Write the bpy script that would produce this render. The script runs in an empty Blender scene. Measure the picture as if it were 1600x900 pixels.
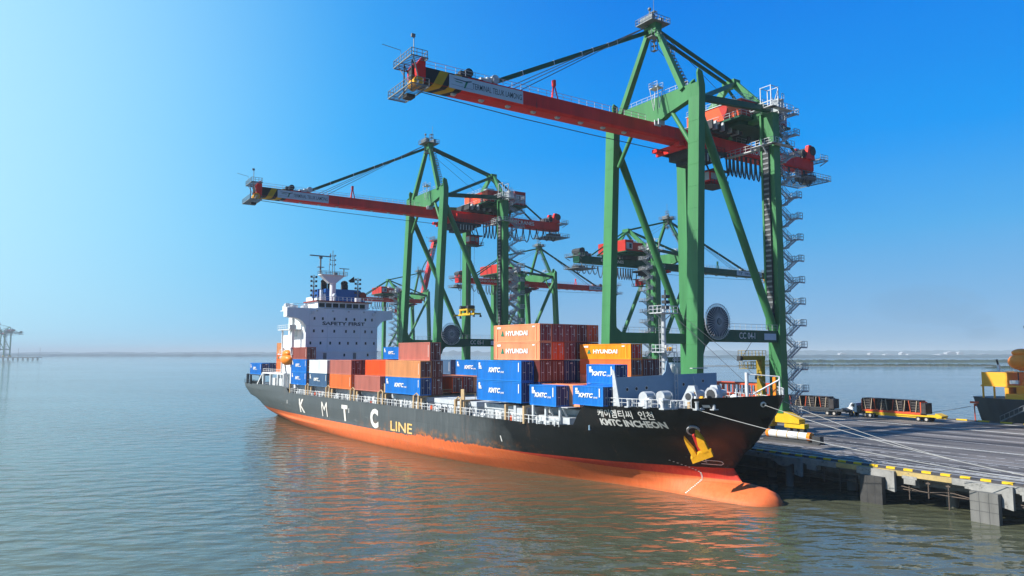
import bpy, math, random
from mathutils import Vector, Matrix
random.seed(7)
R=math.radians
SC=bpy.context.scene
COL=SC.collection
# ------------------------------------------------------------------ camera
cam=bpy.data.cameras.new('camera'); co=bpy.data.objects.new('camera',cam); COL.objects.link(co)
cam.sensor_width=36; cam.lens=36*1126.3/1600; cam.clip_end=40000; cam.clip_start=.5
co.location=(0,0,19); co.rotation_euler=(R(90+5.17),0,0)
SC.camera=co
# ------------------------------------------------------------------ sky, sun, exposure
SUN=Vector((-.97,-.25,0)).normalized()*math.cos(R(36))+Vector((0,0,math.sin(R(36))))
w=bpy.data.worlds.new('World'); SC.world=w; w.use_nodes=True
nt=w.node_tree; nt.nodes.clear()
SKYMIX=.98
def N(nt,t,**k):
    n=nt.nodes.new(t)
    for a,b in k.items(): setattr(n,a,b)
    return n
sky=N(nt,'ShaderNodeTexSky',sky_type='NISHITA',sun_disc=False,sun_elevation=R(36),sun_rotation=math.atan2(SUN.x,SUN.y),air_density=1.6,dust_density=.3,ozone_density=5.0,altitude=0)
hs=N(nt,'ShaderNodeHueSaturation'); hs.inputs['Saturation'].default_value=1.3; hs.inputs['Value'].default_value=1.0; hs.inputs['Hue'].default_value=.5
bg=N(nt,'ShaderNodeBackground'); bg.inputs['Strength'].default_value=.10
wo=N(nt,'ShaderNodeOutputWorld')
tc=N(nt,'ShaderNodeTexCoord'); sz=N(nt,'ShaderNodeSeparateXYZ'); nt.links.new(tc.outputs['Generated'],sz.inputs[0])
rp=N(nt,'ShaderNodeValToRGB'); el=rp.color_ramp.elements
cols=[(0,(.22,.41,.62)),(.05,(.19,.42,.70)),(.15,(.070,.38,.78)),(.27,(.0,.29,.84)),(.44,(.0,.20,.76)),(1,(.0,.07,.34))]
el[0].position,el[0].color=cols[0][0],(*cols[0][1],1); el[1].position,el[1].color=cols[-1][0],(*cols[-1][1],1)
for p_,c_ in cols[1:-1]:
    e_=el.new(p_); e_.color=(*c_,1)
cn=N(nt,'ShaderNodeTexNoise'); cn.inputs['Scale'].default_value=2.2; cn.inputs['Detail'].default_value=5; cm_=N(nt,'ShaderNodeMapping'); cm_.inputs['Scale'].default_value=(1,1,5); nt.links.new(tc.outputs['Generated'],cm_.inputs[0]); nt.links.new(cm_.outputs[0],cn.inputs['Vector'])
ca=N(nt,'ShaderNodeMath',operation='MULTIPLY_ADD'); ca.inputs[1].default_value=.05; nt.links.new(cn.outputs[0],ca.inputs[0]); cs_=N(nt,'ShaderNodeMath',operation='SUBTRACT'); cs_.inputs[1].default_value=.025; nt.links.new(sz.outputs['Z'],cs_.inputs[0]); nt.links.new(cs_.outputs[0],ca.inputs[2])
nt.links.new(ca.outputs[0],rp.inputs[0])
dt=N(nt,'ShaderNodeVectorMath',operation='DOT_PRODUCT'); dt.inputs[1].default_value=Vector((-.93,.36,.16)).normalized(); nt.links.new(tc.outputs['Generated'],dt.inputs[0])
gl=N(nt,'ShaderNodeMapRange',interpolation_type='SMOOTHSTEP'); gl.inputs[1].default_value=.52; gl.inputs[2].default_value=1.12; gl.inputs[4].default_value=1; nt.links.new(dt.outputs['Value'],gl.inputs[0])
mxs=N(nt,'ShaderNodeMix',data_type='RGBA'); mxs.inputs[7].default_value=(.66,.95,1.0,1); g1=N(nt,'ShaderNodeMapRange',interpolation_type='SMOOTHSTEP'); g1.inputs[1].default_value=.20; g1.inputs[2].default_value=.95; g1.inputs[4].default_value=.72; nt.links.new(dt.outputs['Value'],g1.inputs[0])
m1=N(nt,'ShaderNodeMix',data_type='RGBA'); m1.inputs[7].default_value=(.10,.60,1.0,1); nt.links.new(g1.outputs[0],m1.inputs[0]); nt.links.new(rp.outputs[0],m1.inputs[6])
nt.links.new(gl.outputs[0],mxs.inputs[0]); nt.links.new(m1.outputs[2],mxs.inputs[6])
nt.links.new(sky.outputs[0],hs.inputs['Color'])
bk=N(nt,'ShaderNodeVectorMath',operation='DOT_PRODUCT'); bk.inputs[1].default_value=Vector((.45,-.89,0)).normalized(); nt.links.new(tc.outputs['Generated'],bk.inputs[0])
bm_=N(nt,'ShaderNodeMapRange',interpolation_type='SMOOTHSTEP'); bm_.inputs[1].default_value=-.25; bm_.inputs[2].default_value=.85; bm_.inputs[3].default_value=1; bm_.inputs[4].default_value=.48; nt.links.new(bk.outputs['Value'],bm_.inputs[0])
bx=N(nt,'ShaderNodeMix',data_type='RGBA',blend_type='MULTIPLY'); bx.inputs[0].default_value=1; nt.links.new(mxs.outputs[2],bx.inputs[6]); nt.links.new(bm_.outputs[0],bx.inputs[7])
ng=N(nt,'ShaderNodeMix',data_type='RGBA'); ng.inputs[0].default_value=SKYMIX
sc_=N(nt,'ShaderNodeMix',data_type='RGBA',blend_type='MULTIPLY'); sc_.inputs[0].default_value=1; sc_.inputs[7].default_value=(1/.12,1/.12,1/.12,1); nt.links.new(bx.outputs[2],sc_.inputs[6])
nt.links.new(hs.outputs[0],ng.inputs[6]); nt.links.new(sc_.outputs[2],ng.inputs[7])
nt.links.new(ng.outputs[2],bg.inputs[0]); nt.links.new(bg.outputs[0],wo.inputs[0])
sl=bpy.data.lights.new('sun','SUN'); sl.energy=5.0; sl.angle=R(.5); sl.color=(1,.94,.86)
so=bpy.data.objects.new('sun',sl); COL.objects.link(so)
so.rotation_euler=SUN.to_track_quat('Z','Y').to_euler()
SC.view_settings.view_transform='Standard'; SC.view_settings.look='None'; SC.view_settings.exposure=0.40; SC.view_settings.gamma=1
# ------------------------------------------------------------------ materials
def mat(name,c,rough=.5,metal=0,var=.12,scale=.6,rust=0,bump=0,streak=False,grime=(.12,.10,.08),spec=.28):
    m=bpy.data.materials.new(name); m.use_nodes=True; t=m.node_tree; b=t.nodes['Principled BSDF']
    b.inputs['Roughness'].default_value=rough; b.inputs['Metallic'].default_value=metal; b.inputs['Specular IOR Level'].default_value=spec
    tc=N(t,'ShaderNodeTexCoord'); mp=N(t,'ShaderNodeMapping'); t.links.new(tc.outputs['Object'],mp.inputs[0])
    if streak: mp.inputs['Scale'].default_value=(1,1,.12)
    no=N(t,'ShaderNodeTexNoise'); no.inputs['Scale'].default_value=scale; no.inputs['Detail'].default_value=6; no.inputs['Roughness'].default_value=.65
    t.links.new(mp.outputs[0],no.inputs['Vector'])
    cr=N(t,'ShaderNodeMapRange'); cr.inputs[1].default_value=.3; cr.inputs[2].default_value=.7; cr.inputs[3].default_value=1-var; cr.inputs[4].default_value=1+var
    t.links.new(no.outputs[0],cr.inputs[0])
    mx=N(t,'ShaderNodeMix',data_type='RGBA',blend_type='MULTIPLY'); mx.inputs[0].default_value=1; mx.inputs[6].default_value=(*c,1)
    t.links.new(cr.outputs[0],mx.inputs[7]); last=mx.outputs[2]
    if rust:
        n2=N(t,'ShaderNodeTexNoise'); n2.inputs['Scale'].default_value=scale*2.3; n2.inputs['Detail'].default_value=8; n2.inputs['Roughness'].default_value=.75
        t.links.new(mp.outputs[0],n2.inputs['Vector'])
        r2=N(t,'ShaderNodeMapRange'); r2.inputs[1].default_value=.66-rust*.25; r2.inputs[2].default_value=.74-rust*.12
        t.links.new(n2.outputs[0],r2.inputs[0])
        m2=N(t,'ShaderNodeMix',data_type='RGBA'); m2.inputs[7].default_value=(*grime,1)
        t.links.new(r2.outputs[0],m2.inputs[0]); t.links.new(last,m2.inputs[6]); last=m2.outputs[2]
    t.links.new(last,b.inputs['Base Color'])
    if bump:
        bp=N(t,'ShaderNodeBump'); bp.inputs['Strength'].default_value=bump; bp.inputs['Distance'].default_value=.05
        t.links.new(no.outputs[0],bp.inputs['Height']); t.links.new(bp.outputs[0],b.inputs['Normal'])
    return m
M={}
def dm(k,*a,**kw): M[k]=mat(k,*a,**kw)
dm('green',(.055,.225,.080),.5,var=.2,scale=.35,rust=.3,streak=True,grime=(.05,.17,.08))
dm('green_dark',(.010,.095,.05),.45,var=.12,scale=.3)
dm('crane_red',(.82,.022,.018),.5,var=.2,scale=.3,rust=.15,streak=True,grime=(.26,.03,.03))
dm('house_orange',(.88,.11,.03),.5,var=.12,scale=.5,rust=.1,streak=True,grime=(.5,.10,.05))
dm('house_red',(.5,.03,.02),.5)
dm('steel',(.22,.24,.25),.5,.3,var=.2,scale=1.5)
dm('galv',(.55,.58,.60),.45,.2,var=.15,scale=1.5)
dm('yellow_dull',(.36,.25,.02),.55,var=.25,scale=1,rust=.4,grime=(.16,.10,.04))
dm('reel_blue',(.02,.035,.06),.5,var=.2)
dm('stair_steel',(.42,.45,.47),.5,.2,var=.2,scale=1.5)
dm('dark_steel',(.05,.055,.06),.6,var=.25,scale=1)
dm('rope',(.08,.09,.10),.7); dm('pipe_rust',(.13,.10,.08),.7)
dm('mooring',(.62,.62,.58),.85)
dm('yellow',(.72,.46,.02),.45,var=.1,scale=.8,rust=.15,grime=(.35,.22,.04))
dm('stripe_yellow',(.60,.36,.01),.5,rust=.1,grime=(.3,.2,.05))
dm('black',(.012,.013,.015),.5)
dm('white',(.74,.76,.76),.45,var=.06,scale=.5,rust=.14,streak=True,grime=(.42,.36,.30))
dm('bridge_white',(.80,.85,.89),.45,var=.06,scale=.25,rust=.1,streak=True,grime=(.50,.50,.48))
dm('sign_white',(.55,.66,.74),.5,var=.05)
dm('ink',(.02,.05,.07),.6)
dm('ink_green',(.01,.22,.12),.6)
dm('letter_white',(.80,.80,.76),.6,var=.08,scale=2)
dm('letter_hull',(.78,.76,.70),.7,var=.1,scale=1,rust=.35,grime=(.62,.34,.08),streak=True)
dm('letter_orange',(.82,.52,.14),.7,var=.15,scale=1,rust=.75,grime=(.75,.68,.5))
dm('glass',(.02,.03,.04),.08,var=.05)
dm('glass_pale',(.45,.50,.52),.12,var=.1)
dm('rubber',(.02,.02,.02),.8)
dm('tyre_hub',(.45,.43,.40),.6)
dm('deck_grey',(.16,.18,.19),.7,var=.3,scale=.7,rust=.3,grime=(.20,.12,.08))
dm('hatch',(.52,.56,.58),.6,var=.2,scale=.4,rust=.25,grime=(.28,.22,.18))
dm('post_tan',(.50,.36,.20),.7,var=.2,scale=2,rust=.3,grime=(.30,.14,.06))
dm('bow_blue',(.22,.35,.47),.5,var=.08,scale=.4,rust=.1,grime=(.2,.2,.22))
dm('funnel_blue',(.01,.09,.34),.5)
dm('roof_red',(.28,.04,.03),.6)
dm('lifeboat',(.95,.27,.02),.35,var=.06)
dm('anchor',(.85,.40,.01),.5,var=.15,scale=1.5,rust=.2,grime=(.5,.22,.03))
dm('deck_red',(.62,.09,.03),.5,rust=.15,grime=(.4,.1,.05))
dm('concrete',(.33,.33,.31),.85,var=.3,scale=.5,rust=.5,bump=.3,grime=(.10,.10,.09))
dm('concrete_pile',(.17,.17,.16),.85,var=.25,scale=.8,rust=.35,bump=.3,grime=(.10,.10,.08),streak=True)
dm('concrete_shaded',(.06,.06,.058),.7,var=.25,scale=.8,rust=.35,bump=.3,grime=(.03,.03,.03))  # darker copy of the pile concrete with one block's shade put into its colour
dm('pile_cap_tan',(.50,.38,.16),.85,var=.25,scale=.6,rust=.3,grime=(.2,.18,.14))
dm('kerb_yellow',(.80,.52,.02),.6,var=.12,scale=1.5,rust=.3,grime=(.35,.28,.12))
dm('kerb_dark',(.07,.07,.08),.8,var=.2,scale=1.5)
dm('rail_line',(.55,.57,.58),.45,.6,var=.3,scale=2)
dm('ship_black',(.035,.045,.055),.5,var=.3,scale=.4,rust=.2,grime=(.08,.08,.09),streak=True)
dm('ship_yellow',(.95,.44,.035),.5,var=.08,scale=.5)
dm('ship_orange',(.85,.20,.02),.5,var=.1)
dm('cargo_dark',(.045,.04,.04),.7,var=.4,scale=1)
dm('strap',(.40,.33,.24),.7,var=.3,scale=2)
dm('strap_red',(.55,.10,.04),.7)
dm('truck_white',(.72,.76,.80),.4)
dm('mangrove',(.02,.035,.018),.9,var=.5,scale=.02)
dm('mud',(.16,.15,.12),.9,var=.2,scale=.01)
dm('far_land',(.05,.085,.10),.9,var=.4,scale=.004)
dm('far_white',(.45,.47,.5),.8)
CC={'blue':(.008,.19,.62),'navy':(.012,.04,.16),'greyblue':(.07,.15,.27),'brown':(.36,.10,.075),'darkbrown':(.16,.035,.03),'maroon':(.24,.04,.045),'orange':(.80,.20,.05),
 'tan':(.70,.30,.12),'white':(.80,.84,.82),'peach':(.88,.34,.16),'amber':(.92,.33,.01),'red':(.62,.04,.02),'redorange':(.85,.10,.015),'pinkbrown':(.50,.17,.13)}
for k,c in CC.items(): dm('box_'+k,c,.5,var=.22,scale=.45,rust=.42,streak=True,grime=tuple(x*.5+.06 for x in c))
# ------------------------------------------------------------------ mesh helper
class MB:
    def __init__(s): s.v=[];s.f=[];s.m=[];s.sm=[]
    def add(s,vs,fs,mi=0,smooth=False):
        b=len(s.v); s.v+= [tuple(x) for x in vs]; s.f+=[tuple(i+b for i in f) for f in fs]; s.m+=[mi]*len(fs); s.sm+=[smooth]*len(fs); return s
    def box(s,x0,x1,y0,y1,z0,z1,mi=0):
        if x0>x1:x0,x1=x1,x0
        if y0>y1:y0,y1=y1,y0
        if z0>z1:z0,z1=z1,z0
        vs=[(x,y,z) for z in(z0,z1) for y in(y0,y1) for x in(x0,x1)]
        return s.add(vs,[(0,2,3,1),(4,5,7,6),(0,1,5,4),(2,6,7,3),(0,4,6,2),(1,3,7,5)],mi)
    def beam(s,a,b,w,h=None,mi=0,up=(0,0,1),w2=None,h2=None):
        h=h or w; a=Vector(a);b=Vector(b);d=(b-a).normalized();u=Vector(up)
        if abs(d.dot(u))>.98:u=Vector((0,1,0))
        x=d.cross(u).normalized();y=x.cross(d).normalized(); w2=w2 or w;h2=h2 or h
        vs=[]
        for p,ww,hh in((a,w,h),(b,w2,h2)):
            for i,j in((-1,-1),(1,-1),(1,1),(-1,1)): vs.append(p+x*(i*ww/2)+y*(j*hh/2))
        return s.add(vs,[(3,2,1,0),(4,5,6,7),(0,1,5,4),(1,2,6,5),(2,3,7,6),(3,0,4,7)],mi)
    def tube(s,pts,r,n=8,mi=0,caps=True,r2=None):
        pts=[Vector(p) for p in pts];vs=[];k=len(pts)
        for i,p in enumerate(pts):
            d=(pts[min(i+1,k-1)]-pts[max(i-1,0)]).normalized();u=Vector((0,0,1)) if abs(d.z)<.95 else Vector((0,1,0))
            x=d.cross(u).normalized();y=x.cross(d); rr=r if r2 is None else r+(r2-r)*i/(k-1)
            for j in range(n):
                a=2*math.pi*j/n; vs.append(p+x*(rr*math.cos(a))+y*(rr*math.sin(a)))
        fs=[(i*n+j,i*n+(j+1)%n,(i+1)*n+(j+1)%n,(i+1)*n+j) for i in range(k-1) for j in range(n)]
        s.add(vs,fs,mi,n>6)
        if caps: s.add(vs[:n],[tuple(range(n))[::-1]],mi); s.add(vs[-n:],[tuple(range(n))],mi)
        return s
    def prism(s,o,axis,a,b,mi=0):
        # outline o of 2D points extruded along axis 0/1/2 from a to b
        n=len(o)
        def P(p,t):
            return {0:(t,p[0],p[1]),1:(p[0],t,p[1]),2:(p[0],p[1],t)}[axis]
        vs=[P(p,a) for p in o]+[P(p,b) for p in o]
        return s.add(vs,[tuple(range(n))[::-1],tuple(range(n,2*n))]+[(i,(i+1)%n,n+(i+1)%n,n+i) for i in range(n)],mi)
    def quad(s,*p,mi=0): return s.add(p,[tuple(range(len(p)))],mi)
    def ball(s,c,rx,ry,rz,nu=12,nv=8,mi=0):
        vs=[(c[0]+rx*math.sin(math.pi*i/nv)*math.cos(2*math.pi*j/nu),c[1]+ry*math.sin(math.pi*i/nv)*math.sin(2*math.pi*j/nu),c[2]+rz*math.cos(math.pi*i/nv)) for i in range(nv+1) for j in range(nu)]
        return s.add(vs,[(i*nu+j,(i+1)*nu+j,(i+1)*nu+(j+1)%nu,i*nu+(j+1)%nu) for i in range(nv) for j in range(nu)],mi,True)
    def rail(s,pts,h=1.1,r=.05,step=1.6,mi=0,mid=True):
        pts=[Vector(p) for p in pts]
        for a,b in zip(pts,pts[1:]):
            n=max(1,round((b-a).length/step)); U=Vector((0,0,1))
            s.beam(a+U*h,b+U*h,r,r,mi)
            if mid: s.beam(a+U*h*.5,b+U*h*.5,r*.8,r*.8,mi)
            for i in range(n+1): q=a+(b-a)*(i/n); s.beam(q,q+U*h,r,r,mi)
        return s
    def grid(s,x0,x1,y0,y1,z,r=.09,step=.55,mi=0):
        for y in(y0,y1): s.beam((x0,y,z),(x1,y,z),r*1.6,r*2,mi)
        for x in(x0,x1): s.beam((x,y0,z),(x,y1,z),r*1.6,r*2,mi)
        n=max(1,int((y1-y0)/step))
        for i in range(1,n): y=y0+(y1-y0)*i/n; s.beam((x0,y,z),(x1,y,z),r,r,mi)
        return s
    def mesh(s,name,mats):
        me=bpy.data.meshes.new(name); me.from_pydata(s.v,[],s.f)
        for m in (mats if isinstance(mats,(list,tuple)) else [mats]): me.materials.append(M[m] if isinstance(m,str) else m)
        me.polygons.foreach_set('material_index',s.m); me.polygons.foreach_set('use_smooth',s.sm)
        me.update(); return me
    def build(s,name,mats,parent=None,fix=True):
        me=s.mesh(name,mats)
        if fix:
            import bmesh
            bm=bmesh.new(); bm.from_mesh(me); bmesh.ops.recalc_face_normals(bm,faces=bm.faces); bm.to_mesh(me); bm.free()
        return link(name,me,parent)
def link(name,me,parent=None,loc=None,rz=0):
    o=bpy.data.objects.new(name,me); COL.objects.link(o); o.parent=parent
    if loc is not None: o.location=loc
    if rz: o.rotation_euler=(0,0,rz)
    return o
def tag(o,label=None,cat=None,group=None,kind=None):
    if label:o['label']=label
    if cat:o['category']=cat
    if group:o['group']=group
    if kind:o['kind']=kind
    return o
def thing(name,label,cat,loc=(0,0,0),rz=0,group=None): return tag(link(name,None,None,loc,rz),label,cat,group)
# text: normalised mesh (0..w, 0..h)
_tc={}
def textmesh(s,w,h,m,depth=.02,bold=0,shear=0):
    k=(s,w,h,m,bold,shear)
    if k in _tc: return _tc[k]
    c=bpy.data.curves.new('t','FONT'); c.body=s; c.size=1; c.extrude=0; c.offset=bold*1.0; c.shear=shear; c.resolution_u=3
    o=bpy.data.objects.new('t',c); COL.objects.link(o); bpy.context.view_layer.update()
    dg=bpy.context.evaluated_depsgraph_get(); me=bpy.data.meshes.new_from_object(o.evaluated_get(dg))
    bpy.data.objects.remove(o); bpy.data.curves.remove(c)
    xs=[v.co.x for v in me.vertices];ys=[v.co.y for v in me.vertices];x0,y0=min(xs),min(ys);sx=w/(max(xs)-x0);sy=h/(max(ys)-y0)
    for v in me.vertices: v.co=Vector(((v.co.x-x0)*sx,(v.co.y-y0)*sy,0))
    me.materials.clear(); me.materials.append(M[m]); me.name='lettering'; _tc[k]=me; return me
def text(s,w,h,m,parent,loc,X,Y=(0,0,1),name='lettering',**k):
    o=link(name,textmesh(s,w,h,m,**k),parent); X=Vector(X).normalized();Y=Vector(Y).normalized();Z=X.cross(Y)
    mt=Matrix((X,Y,Z)).transposed().to_4x4(); mt.translation=Vector(loc); o.matrix_local=mt; return o
# ------------------------------------------------------------------ frames
YQ=R(33.4); QO=Vector((24.95,134.46,4.5)); PD=Vector((math.cos(YQ),math.sin(YQ),0)); QD=Vector((-math.sin(YQ),math.cos(YQ),0))
def q2w(p,q,z=0): return QO+PD*p+QD*q+Vector((0,0,z))
YS=R(36.75); SO=Vector((33.676,90.208,0)); SX=Vector((math.cos(YS),math.sin(YS),0)); SY=Vector((-math.sin(YS),math.cos(YS),0))
def s2w(x,y,z=0): return SO+SX*x+SY*y+Vector((0,0,z))
WZ=.2
# ------------------------------------------------------------------ water
def water():
    m=bpy.data.materials.new('sea_water'); m.use_nodes=True; t=m.node_tree; b=t.nodes['Principled BSDF']
    b.inputs['IOR'].default_value=1.33; b.inputs['Roughness'].default_value=.045
    tc=N(t,'ShaderNodeTexCoord'); geo=N(t,'ShaderNodeNewGeometry')
    def noise(sc,det,mscale,rot=0,rough=.5):
        mp=N(t,'ShaderNodeMapping'); mp.inputs['Scale'].default_value=mscale; mp.inputs['Rotation'].default_value=(0,0,rot); t.links.new(geo.outputs['Position'],mp.inputs[0])
        n=N(t,'ShaderNodeTexNoise'); n.inputs['Scale'].default_value=sc; n.inputs['Detail'].default_value=det; n.inputs['Roughness'].default_value=rough; t.links.new(mp.outputs[0],n.inputs['Vector']); return n
    n1=noise(.36,2,(.62,1.15,1),R(-14),.42); n2=noise(1.2,2,(.7,1.2,1),R(18),.5); n3=noise(.010,3,(.5,1.6,1),R(-14))
    a=N(t,'ShaderNodeMath',operation='MULTIPLY_ADD'); a.inputs[1].default_value=.14; t.links.new(n2.outputs[0],a.inputs[0]); t.links.new(n1.outputs[0],a.inputs[2])
    bp=N(t,'ShaderNodeBump'); bp.inputs['Distance'].default_value=1.0
    mr=N(t,'ShaderNodeMapRange'); mr.inputs[1].default_value=.35; mr.inputs[2].default_value=.65; mr.inputs[3].default_value=.20; mr.inputs[4].default_value=.64; t.links.new(n3.outputs[0],mr.inputs[0])
    t.links.new(mr.outputs[0],bp.inputs['Strength']); t.links.new(a.outputs[0],bp.inputs['Height']); t.links.new(bp.outputs[0],b.inputs['Normal'])
    n4=noise(.02,3,(1,.5,1),R(30)); mx=N(t,'ShaderNodeMix',data_type='RGBA'); mx.inputs[6].default_value=(.074,.082,.044,1); mx.inputs[7].default_value=(.110,.120,.080,1)
    t.links.new(n4.outputs[0],mx.inputs[0]); t.links.new(mx.outputs[2],b.inputs['Base Color'])
    g=MB(); g.quad((-16000,-600,WZ),(16000,-600,WZ),(16000,22000,WZ),(-16000,22000,WZ)); o=g.build('sea_water',m); tag(o,kind='structure')
water()
# ------------------------------------------------------------------ far land
def strip(name,mt,x0,x1,y0,y1,h,seg,kind,seed,label=None):
    rnd=random.Random(seed); g=MB(); n=seg; vs=[]
    for i in range(n+1):
        u=i/n; e=min(1,min(u,1-u)*12); hh=h*(e**.5)*(.45+.55*rnd.random())
        x=x0+(x1-x0)*u; dy=(y1-y0)*(.4+.6*e)
        yc=(y0+y1)/2+rnd.uniform(-.1,.1)*(y1-y0)
        vs+=[(x,yc-dy/2,WZ-.5),(x,yc-dy*.38,WZ+hh*.75),(x,yc,WZ+hh),(x,yc+dy*.5,WZ-.5)]
    fs=[(4*i+j,4*i+4+j,4*i+5+j,4*i+1+j) for i in range(n) for j in range(3)]
    g.add(vs,fs); o=g.build(name,mt); tag(o,kind=kind,label=label); return o
strip('mangrove_shore','mangrove',330,720,1055,1085,3.6,180,'stuff',1,'low strip of mangroves on the near mud bank')
strip('mud_bank','mud',250,735,1045,1100,.9,60,'structure',2)
strip('mangrove_shore','mangrove',600,900,910,935,3.6,120,'stuff',3,'low strip of mangroves nearest the yellow ship')
strip('mangrove_shore','mangrove',500,1500,1480,1600,6,260,'stuff',4,'longer strip of mangroves behind the mud bank')
strip('far_shore','far_land',700,4200,2900,3500,14,160,'structure',5)
strip('far_shore','far_land',-3600,-900,4200,5000,15,90,'structure',6)
strip('far_shore','far_land',-2200,9000,6500,7600,52,240,'structure',8)
strip('far_shore','far_land',-5200,-1800,6600,7600,34,90,'structure',9)
rnd=random.Random(5)
for i in range(14):
    x=rnd.choice([rnd.uniform(1500,1950),rnd.uniform(1250,2300)])*1.25; y=3560+rnd.uniform(-60,60); ww=rnd.uniform(10,50); hh=rnd.uniform(6,20)
    g=MB(); g.prism([(-ww/2,0),(ww/2,0),(ww/2,hh*.7),(0,hh),(-ww/2,hh*.7)],1,0,30)
    o=g.build('far_warehouse','far_white'); o.location=(x,y,WZ+8); tag(o,'tiny white warehouse on the hazy far right shore','warehouse','white warehouses on the far shore')
# ------------------------------------------------------------------ quay
PE=-4.4; PF=74.5; Q0=-150; Q1=262
def asphalt():
    m=bpy.data.materials.new('quay_asphalt'); m.use_nodes=True; t=m.node_tree; b=t.nodes['Principled BSDF']; b.inputs['Roughness'].default_value=.75
    tc=N(t,'ShaderNodeTexCoord'); mp=N(t,'ShaderNodeMapping'); mp.inputs['Scale'].default_value=(1,.16,1); t.links.new(tc.outputs['Object'],mp.inputs[0])
    n=N(t,'ShaderNodeTexNoise'); n.inputs['Scale'].default_value=.22; n.inputs['Detail'].default_value=6; n.inputs['Roughness'].default_value=.6; t.links.new(mp.outputs[0],n.inputs['Vector'])
    n2=N(t,'ShaderNodeTexNoise'); n2.inputs['Scale'].default_value=3; n2.inputs['Detail'].default_value=6; t.links.new(tc.outputs['Object'],n2.inputs['Vector'])
    r=N(t,'ShaderNodeValToRGB'); e=r.color_ramp.elements; e[0].position=.38; e[0].color=(.030,.028,.026,1); e[1].position=.62; e[1].color=(.22,.20,.18,1); t.links.new(n.outputs[0],r.inputs[0])
    mx=N(t,'ShaderNodeMix',data_type='RGBA',blend_type='OVERLAY'); mx.inputs[0].default_value=.5; t.links.new(r.outputs[0],mx.inputs[6]); t.links.new(n2.outputs[0],mx.inputs[7]); t.links.new(mx.outputs[2],b.inputs['Base Color'])
    return m
M['asphalt']=asphalt()
def qobj(g,name,mats,**k):
    o=g.build(name,mats); o.location=QO; o.rotation_euler=(0,0,YQ); tag(o,**k); return o
g=MB(); g.box(PE,PF,Q0,Q1,-.85,0); qobj(g,'quay_deck',['asphalt'],kind='structure')
# smooth lighter apron strip by the edge, rails and painted lines
g=MB(); g.box(PE+.9,PE+3.0,Q0,Q1,.004,.006); qobj(g,'quay_apron',[mat('apron',(.26,.26,.26),.7,var=.35,scale=.7)],kind='structure')
g=MB()
for x in (-.35,.35): g.box(x-.06,x+.06,Q0,Q1,.006,.05)
for x in (23.4,24.1): g.box(x-.06,x+.06,Q0,Q1,.006,.05)
for x in (54.0,54.5,70.4,70.9): g.box(x-.06,x+.06,Q0,Q1,.006,.05)
qobj(g,'crane_rail',['rail_line'],kind='structure')
M['paint_line']=mat('paint_line',(.60,.61,.62),.7,var=.4,scale=1.2,rust=.55,grime=(.13,.13,.13))
g=MB()
for x in (2.4,5.9,11.0,14.2,33,40,47,62):
    g.box(x-.11,x+.11,Q0,Q1,.004,.008)
y=Q0
while y<Q1:
    for x in (1.0,4.6,9.6,17.5): g.box(x-.10,x+.10,y,y+1.2,.004,.009)
    y+=2.4
qobj(g,'quay_marking',['paint_line'],kind='structure')
# front face of the deck
g=MB()
seg=7.3; k=0; y=Q0
while y<60:
    mi=1 if (y>-57.5 and y<-46.5) or (y>-90 and y<-75) else 0
    g.box(PE-.35,PE,y,y+seg-.01,-.62 if mi else -.75,-.02,mi); y+=seg
g.box(PE-.35,PE,60,Q1,-.75,-.02)
qobj(g,'quay_edge',['concrete','pile_cap_tan'],kind='structure')
g=MB(); g.box(PF,PF+.3,Q0,Q1,-.8,-.02); qobj(g,'quay_edge',['concrete'],kind='structure')
# yellow / dark kerb blocks
g=MB()
y=-32.77+.0-2.19*54
i=0
while y<60:
    g.box(PE+.25,PE+.75,y,y+1.1,.004,.26,0); g.box(PE+.28,PE+.72,y+1.1,y+2.19,.004,.22,1); y+=2.19
y=-90
while y<120:
    g.box(PF-.9,PF-.4,y,y+2.2,.004,.28,0); g.box(PF-.87,PF-.43,y+2.2,y+4.3,.004,.2,1); y+=4.3
qobj(g,'quay_kerb',['kerb_yellow','kerb_dark'],kind='structure')
# underside beams and piles
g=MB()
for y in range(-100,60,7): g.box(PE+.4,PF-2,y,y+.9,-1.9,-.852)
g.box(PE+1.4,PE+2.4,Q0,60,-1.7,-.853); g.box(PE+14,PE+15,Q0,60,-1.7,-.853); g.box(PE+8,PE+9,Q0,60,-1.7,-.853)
g.box(5,5.4,Q0,Q1,-6,-1.95); qobj(g,'quay_beams_light_wall',['concrete_pile'],kind='structure')  # rear wall is added to block light under the open, piled deck
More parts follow.
